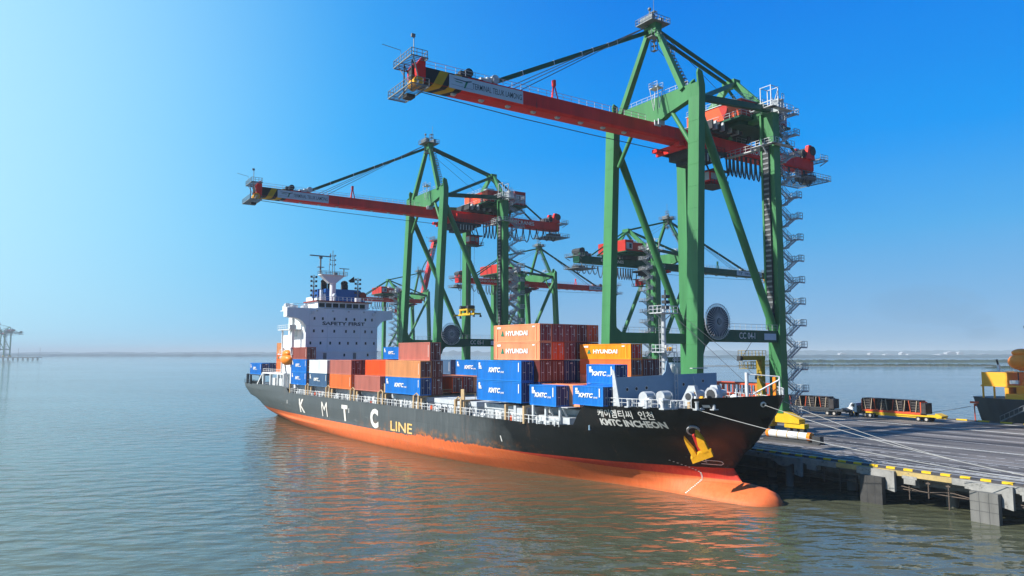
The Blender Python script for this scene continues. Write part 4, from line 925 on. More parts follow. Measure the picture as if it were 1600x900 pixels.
# radar mast
mast=link('radar_mast',None,SHIP); mx,my=.4,142
g=MB(); g.tube([(mx,my,33),(mx,my,39.2)],.85,12); g.prism([(-1,38.8),(1,38.8),(3.6,41.0),(-3.6,41.0)],1,my-.9,my+.9); 
for v in range(len(g.v)): pass
g.box(-3.6+mx*0,4.2,my-1.3,my+1.3,41.0,41.15); g.build('pole','bridge_white',mast)
g=MB(); g.rail([(-3.6,my-1.3,41.1),(4.2,my-1.3,41.1),(4.2,my+1.3,41.1),(-3.6,my+1.3,41.1),(-3.6,my-1.3,41.1)],1.0,.08,1.2)
g.beam((-3.4,my,41),(-3.4,my,46),.35); g.box(-4.3,-2.5,my-.6,my+.6,43.1,43.25); g.box(-6.6,-.3,my-.15,my+.15,46.2,46.5); g.box(-3.8,-3.0,my-.4,my+.4,45.6,46.2)
g.beam((.2,my,41),(.2,my,48.2),.14); g.beam((-.9,my,41),(-.5,my,47.4),.12); g.beam((.9,my,41),(.6,my,47),.12)
g.beam((3.6,my,41),(3.6,my,43.1),.25); g.box(2.2,5.2,my-.12,my+.12,43.1,43.3); g.box(.6,1.6,my-.4,my+.4,41.2,42)
for z in(44,45.3,46.6): g.box(-.6,1.0,my-.1,my+.1,z,z+.1); g.box(-.75,-.45,my-.2,my+.2,z,z+.4); g.box(.85,1.1,my-.2,my+.2,z,z+.4)
g.build('radar','steel',mast)
for x,y in((-6.8,138),(6.2,138)):
    g=MB(); g.beam((x,y,31),(x,y,40.4),.4,w2=.2,h2=.2)
    for z in(34.5,35.8,37.1,38.4,39.6): g.box(x-.7,x+.7,y-.1,y+.1,z,z+.1); g.box(x-.9,x-.45,y-.25,y+.25,z,z+.55,1); g.box(x+.45,x+.9,y-.25,y+.25,z,z+.55,1)
    g.build('light_mast',['steel','dark_steel'],SHIP)
g=MB(); g.tube([(-2.8,133.2,33.1),(-2.8,133.2,34.2)],.3,8); g.ball((-2.8,133.2,34.6),.55,.55,.6); g.tube([(-6.4,133.5,33.1),(-6.4,133.5,36)],.45,8); g.tube([(-5.5,133.5,33.1),(-5.5,133.5,35)],.35,8); g.box(3.5,5,133,134,33.1,34.3); g.build('antenna_dome','bridge_white',SHIP)
# funnel
fu=link('funnel',None,SHIP); g=MB(); g.box(.6,14.6,154,163,9.7,36,1); g.box(.4,1.9,153,158,35.6,38.0,0); g.box(3.0,14.2,153.5,162,34,38.3,0)
g.prism([(14.2,33),(16.0,34.4),(16.0,37.0),(14.2,38.2)],1,154,160,0); g.build('casing',['funnel_blue','bridge_white'],fu)
g=MB()
for x,r,h in((3.4,.95,40.6),(4.9,.35,40.9),(6.1,.55,39.8),(10.0,1.1,40.4)): g.tube([(x,156,36),(x,156,h-.6),(x+.3,156.8,h)],r,12)
g.prism([(10.9,41.2),(12.7,42.6),(13.0,40.8),(11.6,40.7)],1,155,155.3); g.build('exhaust_pipe','black',fu)
g=MB(); g.tube([(15.0,153.4,36.6),(15.0,153.8,36.6)],1.2,16); g.build('emblem','roof_red',fu)
# lifeboat and aft gear
lb=link('lifeboat',None,SHIP); g=MB(); g.ball((-13.6,137.9,17.3),1.5,3.3,1.5,16,10); g.ball((-13.6,138.2,18.8),1.15,2.4,1.1,14,8,1); g.build('boat_hull',['lifeboat','lifeboat'],lb)
g=MB(); 
for y in(135.0,141.3): g.beam((-12,y,9.8),(-13.8,y,20.5),.4); g.beam((-13.8,y,20.5),(-13.8,y,18.6),.1); g.beam((-12,y,18.9),(-13.8,y,20.5),.3)
g.build('davit','white',lb)
g=MB() # white aft deck frames
g.box(-13.4,-9.5,141,158.5,13.2,13.6)
for y in(141.3,146,152,158.2): g.box(-13.4,-12.8,y-.3,y+.3,9.7,13.2)
for y in(143.5,149): g.box(-13.3,-11,y-1,y+1,9.7,12.2)
g.beam((-13.3,158.5,13.4),(-13.3,163,10),.4); g.rail([(-13.4,141,13.6),(-13.4,158,13.6)],1.0,.07,1.5)
g.build('aft_deck_house','white',SHIP)
g=MB()
for y in(161.2,170.5,176): g.box(-13.3 if y<174 else -12.6,-12.8 if y<174 else -12.0,y-.4,y+.4,9.8,12.75)
g.box(-13.2,-10.7,160.6,171.6,12.5,12.78); g.rail([(-13.2,160,10),(-12.8,170,10),(-12.3,179,9.9)],1.1,.08,1.4)
for k in range(16): y=162+k*.55; g.box(-12.6,-12.2,y,y+.3,9.8,10.8)
g.build('aft_support','ship_black',SHIP)
# forecastle gear
g=MB(); g.prism([(-12.1,12.0),(9.9,12.0),(9.9,16.05),(0.5,15.95),(-.2,16.3),(-1.0,17.9),(-1.3,17.9),(-1.6,16.4),(-2.2,15.9),(-11.7,15.75)],1,17.6,17.75)
bw=g.build('breakwater','bow_blue',SHIP)
g=MB()
for x,z in((-9.4,14.1),(-5.6,14.2),(-9.4,12.7),(-7.6,14.15),(6.6,14.9),(2.2,14.5)):
    g.tube([(x,17.56,z),(x,17.6,z)],.30,12,0); g.tube([(x,17.54,z),(x,17.56,z)],.22,12,1)
g.build('porthole',['galv','black'],bw)
g=MB(); g.prism([(17.4,12),(16.2,12),(17.2,16.6),(17.6,16.9)],0,-12.2,-12.05); g.prism([(17.4,12),(16.2,12),(17.3,15.7)],0,4,4.1); g.build('bracket','galv',bw)
fm=link('foremast',None,SHIP); fx,fy=-.9,18.4
g=MB(); g.tube([(fx,fy,11.95),(fx,fy,25.4)],.4,14,0,r2=.28); g.build('pole','hatch',fm)
for z,wd in((24.7,1.7),(19.1,1.3)):
    g=MB(); g.box(fx-wd,fx+wd,fy-1.2,fy+1.2,z,z+.14); g.rail([(fx-wd,fy-1.2,z+.1),(fx+wd,fy-1.2,z+.1),(fx+wd,fy+1.2,z+.1),(fx-wd,fy+1.2,z+.1),(fx-wd,fy-1.2,z+.1)],1.0,.07,.9)
    g.beam((fx,fy,z-1.1),(fx-wd,fy,z),.1); g.beam((fx,fy,z-1.1),(fx+wd,fy,z),.1); g.build('platform','galv',fm)
g=MB(); g.tube([(fx-.3,fy-.6,19.4),(fx-.3,fy-.6,20.2)],.28,8); g.tube([(fx-.2,fy-.7,19.6),(fx+.3,fy-1.1,19.6)],.3,10,1); g.build('lamp',['letter_white','anchor'],fm)
g=MB(); g.tube([(fx+.5,fy,25),(fx+.4,fy,28.2)],.12,6); 
for z in(25.4,26.2,27.0): g.box(fx+.1,fx+1.0,fy-.4,fy+.4,z,z+.45)
g.build('signal_lamp','dark_steel',fm)
g=MB()
for z in range(12,25): g.box(fx-.75,fx-.55,fy-.2,fy+.2,z,z+.04)
g.beam((fx-.75,fy-.2,12),(fx-.75,fy-.2,24.7),.04); g.beam((fx-.75,fy+.2,12),(fx-.75,fy+.2,24.7),.04)
g.beam((fx+.9,17.3,12),(fx+.9,17.3,19.1),.1); g.beam((fx+1.5,17.3,12),(fx+1.5,17.3,19.1),.1); 
for z in range(12,19): g.box(fx+.9,fx+1.5,17.25,17.35,z,z+.08)
g.build('ladder','galv',fm)
g=MB(); g.tube([(fx+.4,fy,25.6),(-.2,3.0,13.4)],.035,5); g.tube([(fx+.4,fy,26.5),(2.0,1.2,13.2)],.03,5); g.build('stay_wire','rope',fm)
def winch(y,x,kind):
    w_=link('winch',None,SHIP)
    if kind=='drum':
        g=MB(); g.tube([(x-.1,y,13.3),(x+1.4,y,13.3)],.62,16); g.build('drum','hatch',w_)
        g=MB(); 
        for dx in(-.2,1.4): g.tube([(x+dx,y,13.1),(x+dx+.12,y,13.1)],.78,18)
        g.build('flange','hatch',w_)
        g=MB(); g.box(x-.5,x+1.8,y-.6,y+.6,11.96,12.5); g.box(x+1.62,x+1.95,y-.4,y+.4,12.3,13.6); g.build('base','hatch',w_)
winch(14.9,-9.0,'drum'); winch(14.6,-6.0,'drum')
# windlass pair
for x,y,r in((-3.0,12.2,.9),(1.0,11.6,1.35)):
    w_=link('windlass',None,SHIP)
    g=MB(); g.tube([(x-.3,y,12.9+r*.3),(x+.3,y,12.9+r*.3)],r*.8,9); g.tube([(x-.36,y,12.9+r*.3),(x-.3,y,12.9+r*.3)],r*.55,10,1); g.build('gypsy',['galv','dark_steel'],w_)
    g=MB(); g.prism([(y-1.2,12),(y+2.2,12),(y+.6,14.6),(y-.4,14.6)],0,x+.5,x+1.2); g.tube([(x+.3,y,13.5),(x+2.6,y,13.5)],.5,12); g.box(x-.8,x+2.8,y-1,y+1,11.96,12.35); g.build('frame','hatch',w_)
g=MB(); g.beam((-1.6,11.4,12.2),(-2.4,11.8,13.8),.35); g.tube([(-2.0,11.2,12.9),(-1.9,10.8,12.9)],.35,10); g.build('brake_lever','anchor',SHIP)
g=MB()
for x,y in((-8,6.6),(-6.2,5.4),(-2,4),(3,6),(5,8),(-9.4,9.2),(-10.6,12.5),(-11.4,15)):
    g=MB()
    for dx in(-.45,.45): g.tube([(x+dx,y,11.96),(x+dx,y,12.9)],.22,10); g.tube([(x+dx,y,12.9),(x+dx,y,13.0)],.3,10)
    g.box(x-.9,x+.9,y-.3,y+.3,11.96,12.1); g.build('bollard','galv',SHIP)
g=MB(); g.box(-11.6,-10.2,9.2,10.0,11.96,12.15); 
for x in(-11.3,-10.9,-10.5): g.tube([(x,9.6,12),(x,9.6,13.1)],.18,8)
g.box(-11.6,-10.2,9.3,9.9,13.0,13.2); g.build('roller_fairlead','galv',SHIP)
g=MB(); L=[]
for y in(7.6,9,10.5,12,14,16,18,20,22,23.6): b,yy=hullpt(y,12.0); L.append((-b+.05,yy,12.02))
g.rail(L,1.05,.07,1.0); g.rail([(-x,y,z) for x,y,z in L],1.05,.07,1.2)
L=[]
for y in(.5,1.2,2,3.2,4.6,6,7.0): b,yy=hullpt(y,13.3); L.append((b,yy,13.5))
g.rail(L,.9,.06,.9); g.build('bow_rail','white',SHIP)
g=MB()
for x,y in((-9.9,13.2),(-8.9,11.8)): g.box(x-.35,x+.35,y-.35,y+.35,11.96,13.2)
g.build('ventilator','white',SHIP)
for k in range(30):
    g=MB(); x=random.uniform(-8,6); y=random.uniform(3.5+abs(x)*.5,14); h=12.3+random.random()*.9; g.box(x,x+random.uniform(.3,.7),y,y+.4,11.96,h)
    if k%2: g.tube([(x+.2,y+.2,h),(x+.2,y+.2,h+.3)],.2,8)
    g.build('deck_gear',random.choice(['white','white','steel','post_tan']),SHIP)
for c_,r_ in (((-1.2,6.4,13.0),(.6,.6,.7)),((-3.6,6.2,12.6),(1.0,.8,.7))):
    g=MB(); g.ball(c_,*r_); g.build('mushroom_vent','white',SHIP)
dv=link('bow_davit',None,SHIP); g=MB(); g.tube([(-.1,5.2,12),(-.1,5.2,16.5)],.24,10); g.build('post','white',dv)
g=MB(); g.tube([(-.1,5.2,16.3),(2.6,2.2,16.0)],.08,6); g.tube([(.4,4.9,13.6),(2.6,2.2,15.6)],.12,6); g.tube([(2.6,2.2,16),(2.6,2.2,12.6)],.1,6); g.rail([(-1.6,5.8,12),(-.2,5.4,12)],2.4,.1,.7); g.rail([(-.2,5.4,12),(1.2,4.0,12)],2.0,.1,.7); g.build('arm','white',dv)
g=MB(); g.box(3.2,3.5,3.2,3.6,12,15.9); g.build('signal_post','lifeboat',SHIP)
# ------------------------------------------------------------------ containers
_cm={}
def cont_meshes(L):
    if L in _cm: return _cm[L]
    W=2.44; H=2.6; n=round(L/.30); g=MB(); d=.045; P=.16
    # corrugated long sides
    for sx in(-1,1):
        vs=[]; x0=sx*(W/2-.03)
        ys=[];
        k=(L-2*P)/n
        for i in range(n):
            a=P+i*k; ys+=[(a,0),(a+k*.35,0),(a+k*.5,1),(a+k*.85,1)]
        ys.append((L-P,0))
        for y,o in ys: vs+=[(x0-sx*d*o,y,P),(x0-sx*d*o,y,H-.12)]
        g.add(vs,[(2*i,2*i+2,2*i+3,2*i+1) for i in range(len(ys)-1)])
    # roof and far end corrugated lightly
    g.quad((-W/2+.05,.05,H-.03),(W/2-.05,.05,H-.03),(W/2-.05,L-.05,H-.03),(-W/2+.05,L-.05,H-.03))
    g.quad((-W/2+.05,L-.04,P),(W/2-.05,L-.04,P),(W/2-.05,L-.04,H-.1),(-W/2+.05,L-.04,H-.1)); g.quad((-W/2,.1,.1),(W/2,.1,.1),(W/2,L-.1,.1),(-W/2,L-.1,.1))
    me1=g.mesh('walls','white')
    g=MB()
    for x in(-1,1):
        for y in(0,L):
            a=x*W/2; b=y; g.box(a,a-x*.16,b,b+(.16 if y==0 else -.16),0,H)
        g.box(x*W/2,x*(W/2-.1),.16,L-.16,0,.16); g.box(x*W/2,x*(W/2-.08),.16,L-.16,H-.12,H)
    for y,s_ in((0,1),(L,-1)):
        g.box(-W/2+.16,W/2-.16,y,y+s_*.12,0,.16); g.box(-W/2+.16,W/2-.16,y,y+s_*.12,H-.12,H)
    me2=g.mesh('frame','white')
    g=MB(); g.box(-W/2+.17,-.02,.03,.08,.17,H-.13); g.box(.02,W/2-.17,.03,.08,.17,H-.13)
    me3=g.mesh('door','white')
    g=MB()
    for x in(-.85,-.4,.4,.85): g.tube([(x,0,.1),(x,0,H-.08)],.025,5,caps=False)
    for x in(-.85,.4): g.box(x,x+.45,-.01,.02,1.1,1.17)
    me4=g.mesh('lock_rod','galv')
    for me in(me1,me2,me3,me4): me.name='container_part'
    _cm[L]=(me1,me2,me3,me4); return _cm[L]
def slotmat(o,m): o.material_slots[0].link='OBJECT'; o.material_slots[0].material=M[m]
NC=[0]
def cont(x,y,z,L,H,c,label,logo=None,rows=1,parent=None,dc=None,grp='shipping containers stacked on the black ship',door=True):
    t=thing('shipping_container',label,'container',s2w(x+1.22,y,z),YS,grp)
    me=cont_meshes(L); t.scale=(1,1,H/2.6)
    a=link('walls',me[0],t); slotmat(a,'box_'+c)
    a=link('frame',me[1],t); slotmat(a,'box_'+c)
    a=link('door',me[2],t); slotmat(a,'box_'+(dc or c)); link('lock_rod',me[3],a)
    X=(0,-1,0)
    if logo=='KMTC':
        u=L/12.2 if L>7 else 1
        w_=L*.27 if L>7 else 2.9
        h_=.66 if L>7 else .62; y0=L*.72 if L>7 else L*.80
        text('KMTC',w_,h_,'letter_white',t,(-1.245,y0,1.05),X,bold=.042,shear=.25)
        text('LINE',w_*.28,.22,'letter_white',t,(-1.245,y0-w_-.06,1.02),X,bold=.02)
        g=MB(); yy=L-.35-.2
        for k,(a_,b_) in enumerate(((1.95,2.3),(1.68,1.90),(1.50,1.62))): g.add([(-1.245,yy,a_),(-1.245,yy-[.45,.75,.9][k],a_),(-1.245,yy-[.45,.75,.9][k],b_),(-1.245,yy,b_)],[(0,1,2,3)])
        g.add([(-1.245,.75,1.2),(-1.245,.55,1.2),(-1.245,.55,2.35),(-1.245,.75,2.35)],[(0,1,2,3)])
        o=g.build('marking','letter_white',t)
    if logo=='HYUNDAI':
        text('HYUNDAI',L*.475,.72,'letter_white',t,(-1.245,L*.72,.95),X,bold=.045)
        g=MB(); yy=L*.72+.95
        g.add([(-1.245,yy+.42,.92),(-1.245,yy-.42,.92),(-1.245,yy,1.75)],[(0,1,2)]); g.build('tree_emblem','ink_green',t)
        g=MB(); 
        g.add([(-1.245,L-1.0,2.0),(-1.245,L-2.0,2.0),(-1.245,L-2.0,2.32),(-1.245,L-1.0,2.32)],[(0,1,2,3)]); g.add([(-1.245,1.8,2.1),(-1.245,1.2,2.1),(-1.245,1.2,2.3),(-1.245,1.8,2.3)],[(0,1,2,3)])
        g.build('marking','letter_white',t)
        g=MB()
        for yy in(.92,L-.92): g.box(-1.25,-1.2,yy-.12,yy+.12,.17,2.47)
        o=g.build('post',['box_'+c],t)
        for zz,num in((1.55,'4'),): text(num,.22,.34,'letter_white',a,(-.55,-.02,zz),(1,0,0))
    if logo=='CODE':
        g=MB(); g.add([(-1.245,.6,.5),(-1.245,.5,.5),(-1.245,.5,2.2),(-1.245,.6,2.2)],[(0,1,2,3)]); g.build('marking','letter_white',t)
    # end marks
    g=MB()
    for k in range(3): g.add([(.05+k*.17,-.012,2.18),(.17+k*.17,-.012,2.18),(.17+k*.17,-.012,2.33),(.05+k*.17,-.012,2.33)],[(0,1,2,3)])
    g.add([(.9,-.012,.8),(.97,-.012,.8),(.97,-.012,1.9),(.9,-.012,1.9)],[(0,1,2,3)])
    g.build('marking','letter_white',a)
    return t
X0=-13.4; RW=2.5
def X(r): return X0+RW*r
C=cont
# stern
C(-13.1,161.0,12.8,10.3,3.3,'blue','blue container alone on the stern, leftmost on the ship',logo='KMTC',dc='navy')
C(-10.6,161.0,12.8,10.3,3.3,'navy','dark navy container beside the blue one on the stern')
for k,(c,l) in enumerate((('orange','lowest of three orange containers behind the lifeboat'),('orange','middle of three orange containers behind the lifeboat'),('tan','topmost of three orange containers behind the lifeboat'))):
    C(-10.4,146,13.7+k*2.75,9.9,2.75,c,l,logo='HYUNDAI' if k==1 else None)
C(-7.8,146,19.2,9.9,2.75,'darkbrown','dark brown container behind the top orange container near the lifeboat')
# bay beside the bridge
C(X(0),124.7,11.0,10.5,3.2,'blue','bright blue container at deck level beside the bridge front',logo='KMTC',dc='darkbrown')
C(X(0),124.7,14.25,10.5,3.2,'blue','blue container under the brown one beside the bridge front',logo='KMTC',dc='darkbrown')
C(X(0),124.7,17.5,10.5,3.05,'brown','small brown container on top of two blue ones left of the bridge',dc='darkbrown',logo='CODE')
# white bay
C(X(0),111.5,11.0,11.2,3.15,'greyblue','grey blue container under the white one',logo='KMTC')
C(X(0),111.5,14.2,11.2,3.15,'white','white container with no lettering on the ship side')
C(X(1),111.5,11.0,11.2,3.15,'darkbrown','dark brown container behind the grey blue one at deck level'); C(X(1),111.5,14.2,11.2,3.15,'darkbrown','dark brown container hidden behind the white container')
C(X(2),111.5,11.0,11.2,3.15,'navy','navy container two rows behind the grey blue one')
# brown / orange bay
C(X(0),97.9,11.0,11.9,3.2,'orange','orange container at deck level under a brown one, left of the pink brown one',logo='CODE')
C(X(0),97.9,14.25,11.9,3.2,'pinkbrown','pinkish brown container on the orange one, right of the white container',dc='darkbrown')
for r in(1,2):
    for k in(0,1): C(X(r),97.9,11.0+3.25*k,11.9,3.2,'darkbrown',['dark container','darker container'][k]+[' directly',' two rows'][r-1]+' behind the '+('orange container at deck level' if k==0 else 'pinkish brown upper container'))
# pink bay
C(X(0),83.7,11.05,12.3,3.2,'pinkbrown','pinkish brown container alone at deck level on the ship side')
C(X(1),83.7,11.05,12.3,3.2,'darkbrown','dark container behind the lone pinkish brown one'); C(X(1),83.7,14.3,12.3,3.2,'redorange','vivid orange container above and behind the lone pinkish brown one')
C(X(2),83.7,11.05,12.3,3.2,'brown','brown container two rows behind the lone pinkish brown one'); C(X(2),83.7,14.3,12.3,3.2,'brown','brown container behind the vivid orange one')
for r in range(4,9):
    C(X(r),109.8 if r==7 else 108.6,11.0,9,3.2,'darkbrown','dark brown lower container before the bridge, %s row from the rail'%('fifth','sixth','seventh','eighth','ninth')[r-4])
for r in(6,7,8): C(X(r),109.8,14.25,9,3.2,'brown','brown middle container in front of the bridge under the blue one, row %s'%('seventh','eighth','ninth')[r-6])
C(5.5,109.8,17.5,10.2,3.1,'blue','blue container on top, just right of the bridge front',logo='KMTC')
# K1 bay
C(X(0),67.1,11.1,14.2,3.2,'blue','blue container at deck level under the tan orange one',logo='KMTC',dc='navy')
C(X(0),67.1,14.35,14.2,3.2,'tan','faded tan orange container above the blue one at the middle of the ship',dc='darkbrown',logo='CODE')
C(X(1),67.1,11.1,14.2,3.2,'darkbrown','dark brown lowest container beside the middle blue one'); C(X(1),67.1,14.35,14.2,3.2,'darkbrown','dark brown container under the big pinkish brown one')
C(X(1),67.9,17.6,12.6,3.5,'pinkbrown','big pinkish brown container topmost in the middle of the ship',dc='darkbrown',logo='CODE')
C(X(3),67.8,11.3,12.2,3.1,'redorange','orange container low between the two tall stacks, amidships',dc='black' if 0 else 'darkbrown')
C(X(4),67.8,11.3,12.2,3.1,'maroon','dark red container low amidships, right of the orange one')
for r in(5,6,7,8): C(X(r),67.8,11.3,12.2,3.1,['peach','orange','brown','orange'][r-5],'low %s container amidships, %s row from the rail'%(['peach topped','orange','brown','far orange'][r-5],['sixth','seventh','eighth','ninth'][r-5]))
C(X(6),80.5,14.5,11.9,3.1,'greyblue','faded blue container amidships just right of the tall brown stack',logo='CODE')
C(X(6),66.3,14.5,12.1,3.1,'blue','blue container amidships left of the twin blue stack',logo='KMTC')
for r in(5,6,7): C(X(r),81.3,11.0,11.5,3.3,'orange','orange container beneath the faded blue one amidships, row %s'%['sixth','seventh','eighth'][r-5])
# K2 bay
C(X(0),36.0,11.38,12.1,3.2,'blue','lower blue container of the large twin stack amidships',logo='KMTC',dc='navy')
C(X(0),36.0,14.64,12.1,3.2,'blue','upper blue container of the large twin stack amidships',logo='KMTC',dc='navy')
names=['first','second','third','fourth','fifth']
t34=['peach','brown','brown','brown','orange']; t33=['peach','redorange','brown','darkbrown','brown']
ends4=['maroon','maroon','maroon','darkbrown','redorange']; ends3=['maroon','redorange','maroon','darkbrown','darkbrown']
ends2=['darkbrown','darkbrown','navy','navy','maroon']; ends1=['navy','darkbrown','navy','darkbrown','maroon']
for i in range(5):
    x=-10.88+2.5*i
    C(x,34.6,11.38,12.2,3.2,ends1[i],'lowest container under the tall peach stack, %s from the left, dark end showing'%names[i])
    C(x,34.6,14.64,12.2,3.2,ends2[i],'second tier container under the peach pair, %s dark end from the left'%names[i])
    C(x,34.6,17.95,12.2,2.78,t33[i] if i else 'peach',['lower peach container with white lettering in the tall stack','bright orange red end in the third tier of the tall stack','red brown end right of the bright one in the tall stack','dark brown end in the third tier of the tall stack','rightmost end in the third tier of the tall stack'][i],logo='HYUNDAI' if i in(0,1,2) else None,dc=ends3[i])
    C(x,34.6,20.78,12.2,2.82,t34[i],['upper peach container with white lettering on the tall stack','topmost red brown end, second from the left','topmost red brown end in the middle of the tall stack','topmost rust stained dark end, fourth from the left','topmost orange end at the right of the tall stack'][i],logo='HYUNDAI' if i!=3 else None,dc=ends4[i])
# forward bays
C(X(0),27.8,11.32,6.1,3.0,'blue','small blue container right of the large twin blue stack',logo='KMTC',dc='navy')
C(X(0),18.15,11.92,6.0,2.6,'blue','small blue container nearest the bow deck, at the rail',logo='KMTC',dc='navy')
C(X(1),18.4,12.0,5.6,2.75,'blue','blue container behind the small one nearest the bow'); C(X(1),18.4,14.8,5.6,2.65,'blue','small blue container raised above the two at the rail, near the bow',logo='KMTC',dc='navy')
for r in(1,2,3): C(X(r),25.5,11.36,8.5,3.0,['peach','brown','peach'][r-1],'%s container with its roof showing behind the small blue containers'%['peach','brown','second peach'][r-1])
for r in(4,5,6):
    x=-3.4+2.5*(r-4)
    C(x,22.6,11.9,11.1,3.75,['peach','maroon','brown'][r-4],'%s container low behind the bow containers'%['peach','maroon','brown'][r-4])
    C(x,22.6,15.68,11.1,2.42,['orange','darkbrown','darkbrown'][r-4],['orange container directly under the amber one with white lettering','dark brown end right of the orange container under the amber one','second dark brown end under the amber container'][r-4],dc='darkbrown')
C(-3.4,22.6,18.12,11.1,2.28,'amber','amber container with white lettering and a red end, nearest the foremast',logo='HYUNDAI',dc='red')
# ------------------------------------------------------------------ mooring lines
W_=lambda p:SHIP_M@Vector(p)
SHIP_M=Matrix.Translation(SO)@Matrix.Rotation(YS,4,'Z')
line(SHIP_M@Vector((-8.9,7.6,12.3)),q2w(-2,-67.4,.6),1.1,'long white rope from the bow side to the quay, lowest of the lines',.042)
line(SHIP_M@(CHA+nn*.1),BW,.9,'white rope from the very tip of the bow to the right edge',.036)
line(SHIP_M@Vector((1.9,1.2,12.9)),q2w(-1.7,-67.1,.6),1.3,'thin slack white rope just left of the tip rope',.03)
line(q2w(15,-13.4,1.2)+Vector((0,0,0)),q2w(15,-13.5,1.3),0,'short rope end',.02) if 0 else None
# thin wires rising from the fore deck to the crane
# ------------------------------------------------------------------ quay things near leg
t=thing('yellow_jib_crane','small yellow jib crane with a railed platform beside the nearest crane leg','jib crane',q2w(20.6,-9.4,0),YQ)
g=MB(); g.box(-.5,.5,-.6,.6,0,13.4); g.build('column','yellow_dull',t)
g=MB(); g.box(-5.6,.8,-.5,.5,13.2,14.0); g.build('arm','yellow_dull',t)
g=MB(); g.rail([(-5.4,-.8,14),(.6,-.8,14),(.6,.8,14),(-5.4,.8,14),(-5.4,-.8,14)],1.0,.07,1); g.box(-4.9,-2.6,-1,1,11.6,11.7); g.rail([(-4.9,-1,11.7),(-2.6,-1,11.7),(-2.6,1,11.7),(-4.9,1,11.7),(-4.9,-1,11.7)],1.2,.07,.8); g.build('platform','yellow_dull',t)
g=MB(); g.box(-6.3,-5.6,-.4,.4,13.1,14.0); g.beam((-.6,0,10.6),(-1.3,0,10.4),.3); g.beam((-1.3,0,10.5),(-1.5,0,9.6),.3); g.box(.56,.8,-.5,.5,6.4,7.2); g.tube([(-5,0,14),(-.5,0,18.6)],.05,5); g.build('fitting','dark_steel',t)
t=thing('roll_rack','white roll with orange ends lying in a low rack by the crane wheels','roll',q2w(10.2,-22.6,0),YQ)
g=MB(); g.tube([(0,-3.6,1.05),(0,3.6,1.05)],.62,18); g.build('roll','white',t)
g=MB(); g.tube([(0,-4.2,1.05),(0,-3.6,1.05)],.68,18); g.tube([(0,3.6,1.05),(0,4.1,1.05)],.68,18); g.build('end_cap','lifeboat',t)
g=MB(); 
for y in(-2,0,2): g.tube([(0,y-.06,1.05),(0,y+.06,1.05)],.65,18)
g.build('strap','stripe_yellow',t)
g=MB(); g.box(-.9,.9,-4.2,4.2,.25,.42); g.box(-.9,-.7,-6.0,4.4,.0,.25); g.box(.7,.9,-6.0,4.4,.0,.25); g.box(-.5,.5,-6.0,-4.6,.0,1.3)
g.build('rack','dark_steel',t)
t=thing('workboat','far side workboat with an orange red railed deck, seen just behind the bow','boat',q2w(80,42,-4.3),YQ)
g=MB(); g.prism([(-4,-13),(0,-16),(4,-13),(4,34),(-4,34)],2,-1,5.6); g.build('hull','ship_black',t)
g=MB()
for x in(-3.2,3.2):
    g.box(x-.2,x+.2,-11,12,9.7,10.2); g.box(x-.2,x+.2,-11,12,5.6,7.0)
    for k in range(12): g.box(x-.16,x+.16,-10.9+k*2,-10.6+k*2,7,9.7)
g.box(-3,3,-11,-10.6,9.7,10.2); g.box(-3,3,11.6,12,9.7,10.2); g.build('railing','deck_red',t)
g=MB(); g.box(-3.9,-3.3,-7.6,-6.4,5,10.2); g.prism([(5.6,7.0),(7.6,7.0),(8.6,9.8),(7.6,9.8)],0,-3.4,-2.6); g.build('post','ship_orange',t)
g=MB(); g.box(-2.5,2.5,20,30,5.6,11.6); g.build('deckhouse','funnel_blue',t)
g=MB(); g.ball((0,25.6,12.5),2.6,4.4,4.6,14,10); g.build('dome','galv',t)
for s_ in(-1,1):
    g=MB(); g.prism([(25.4+s_*4.6,5.6),(25.4+s_*6.0,5.6),(25.4+s_*6.4,13.6),(25.4+s_*5.4,17.2),(25.4+s_*3.6,18.6),(25.4+s_*4.0,15.0),(25.4+s_*5.0,12.0)],0,-3.4,-2.4); g.build('arm','yellow',t)
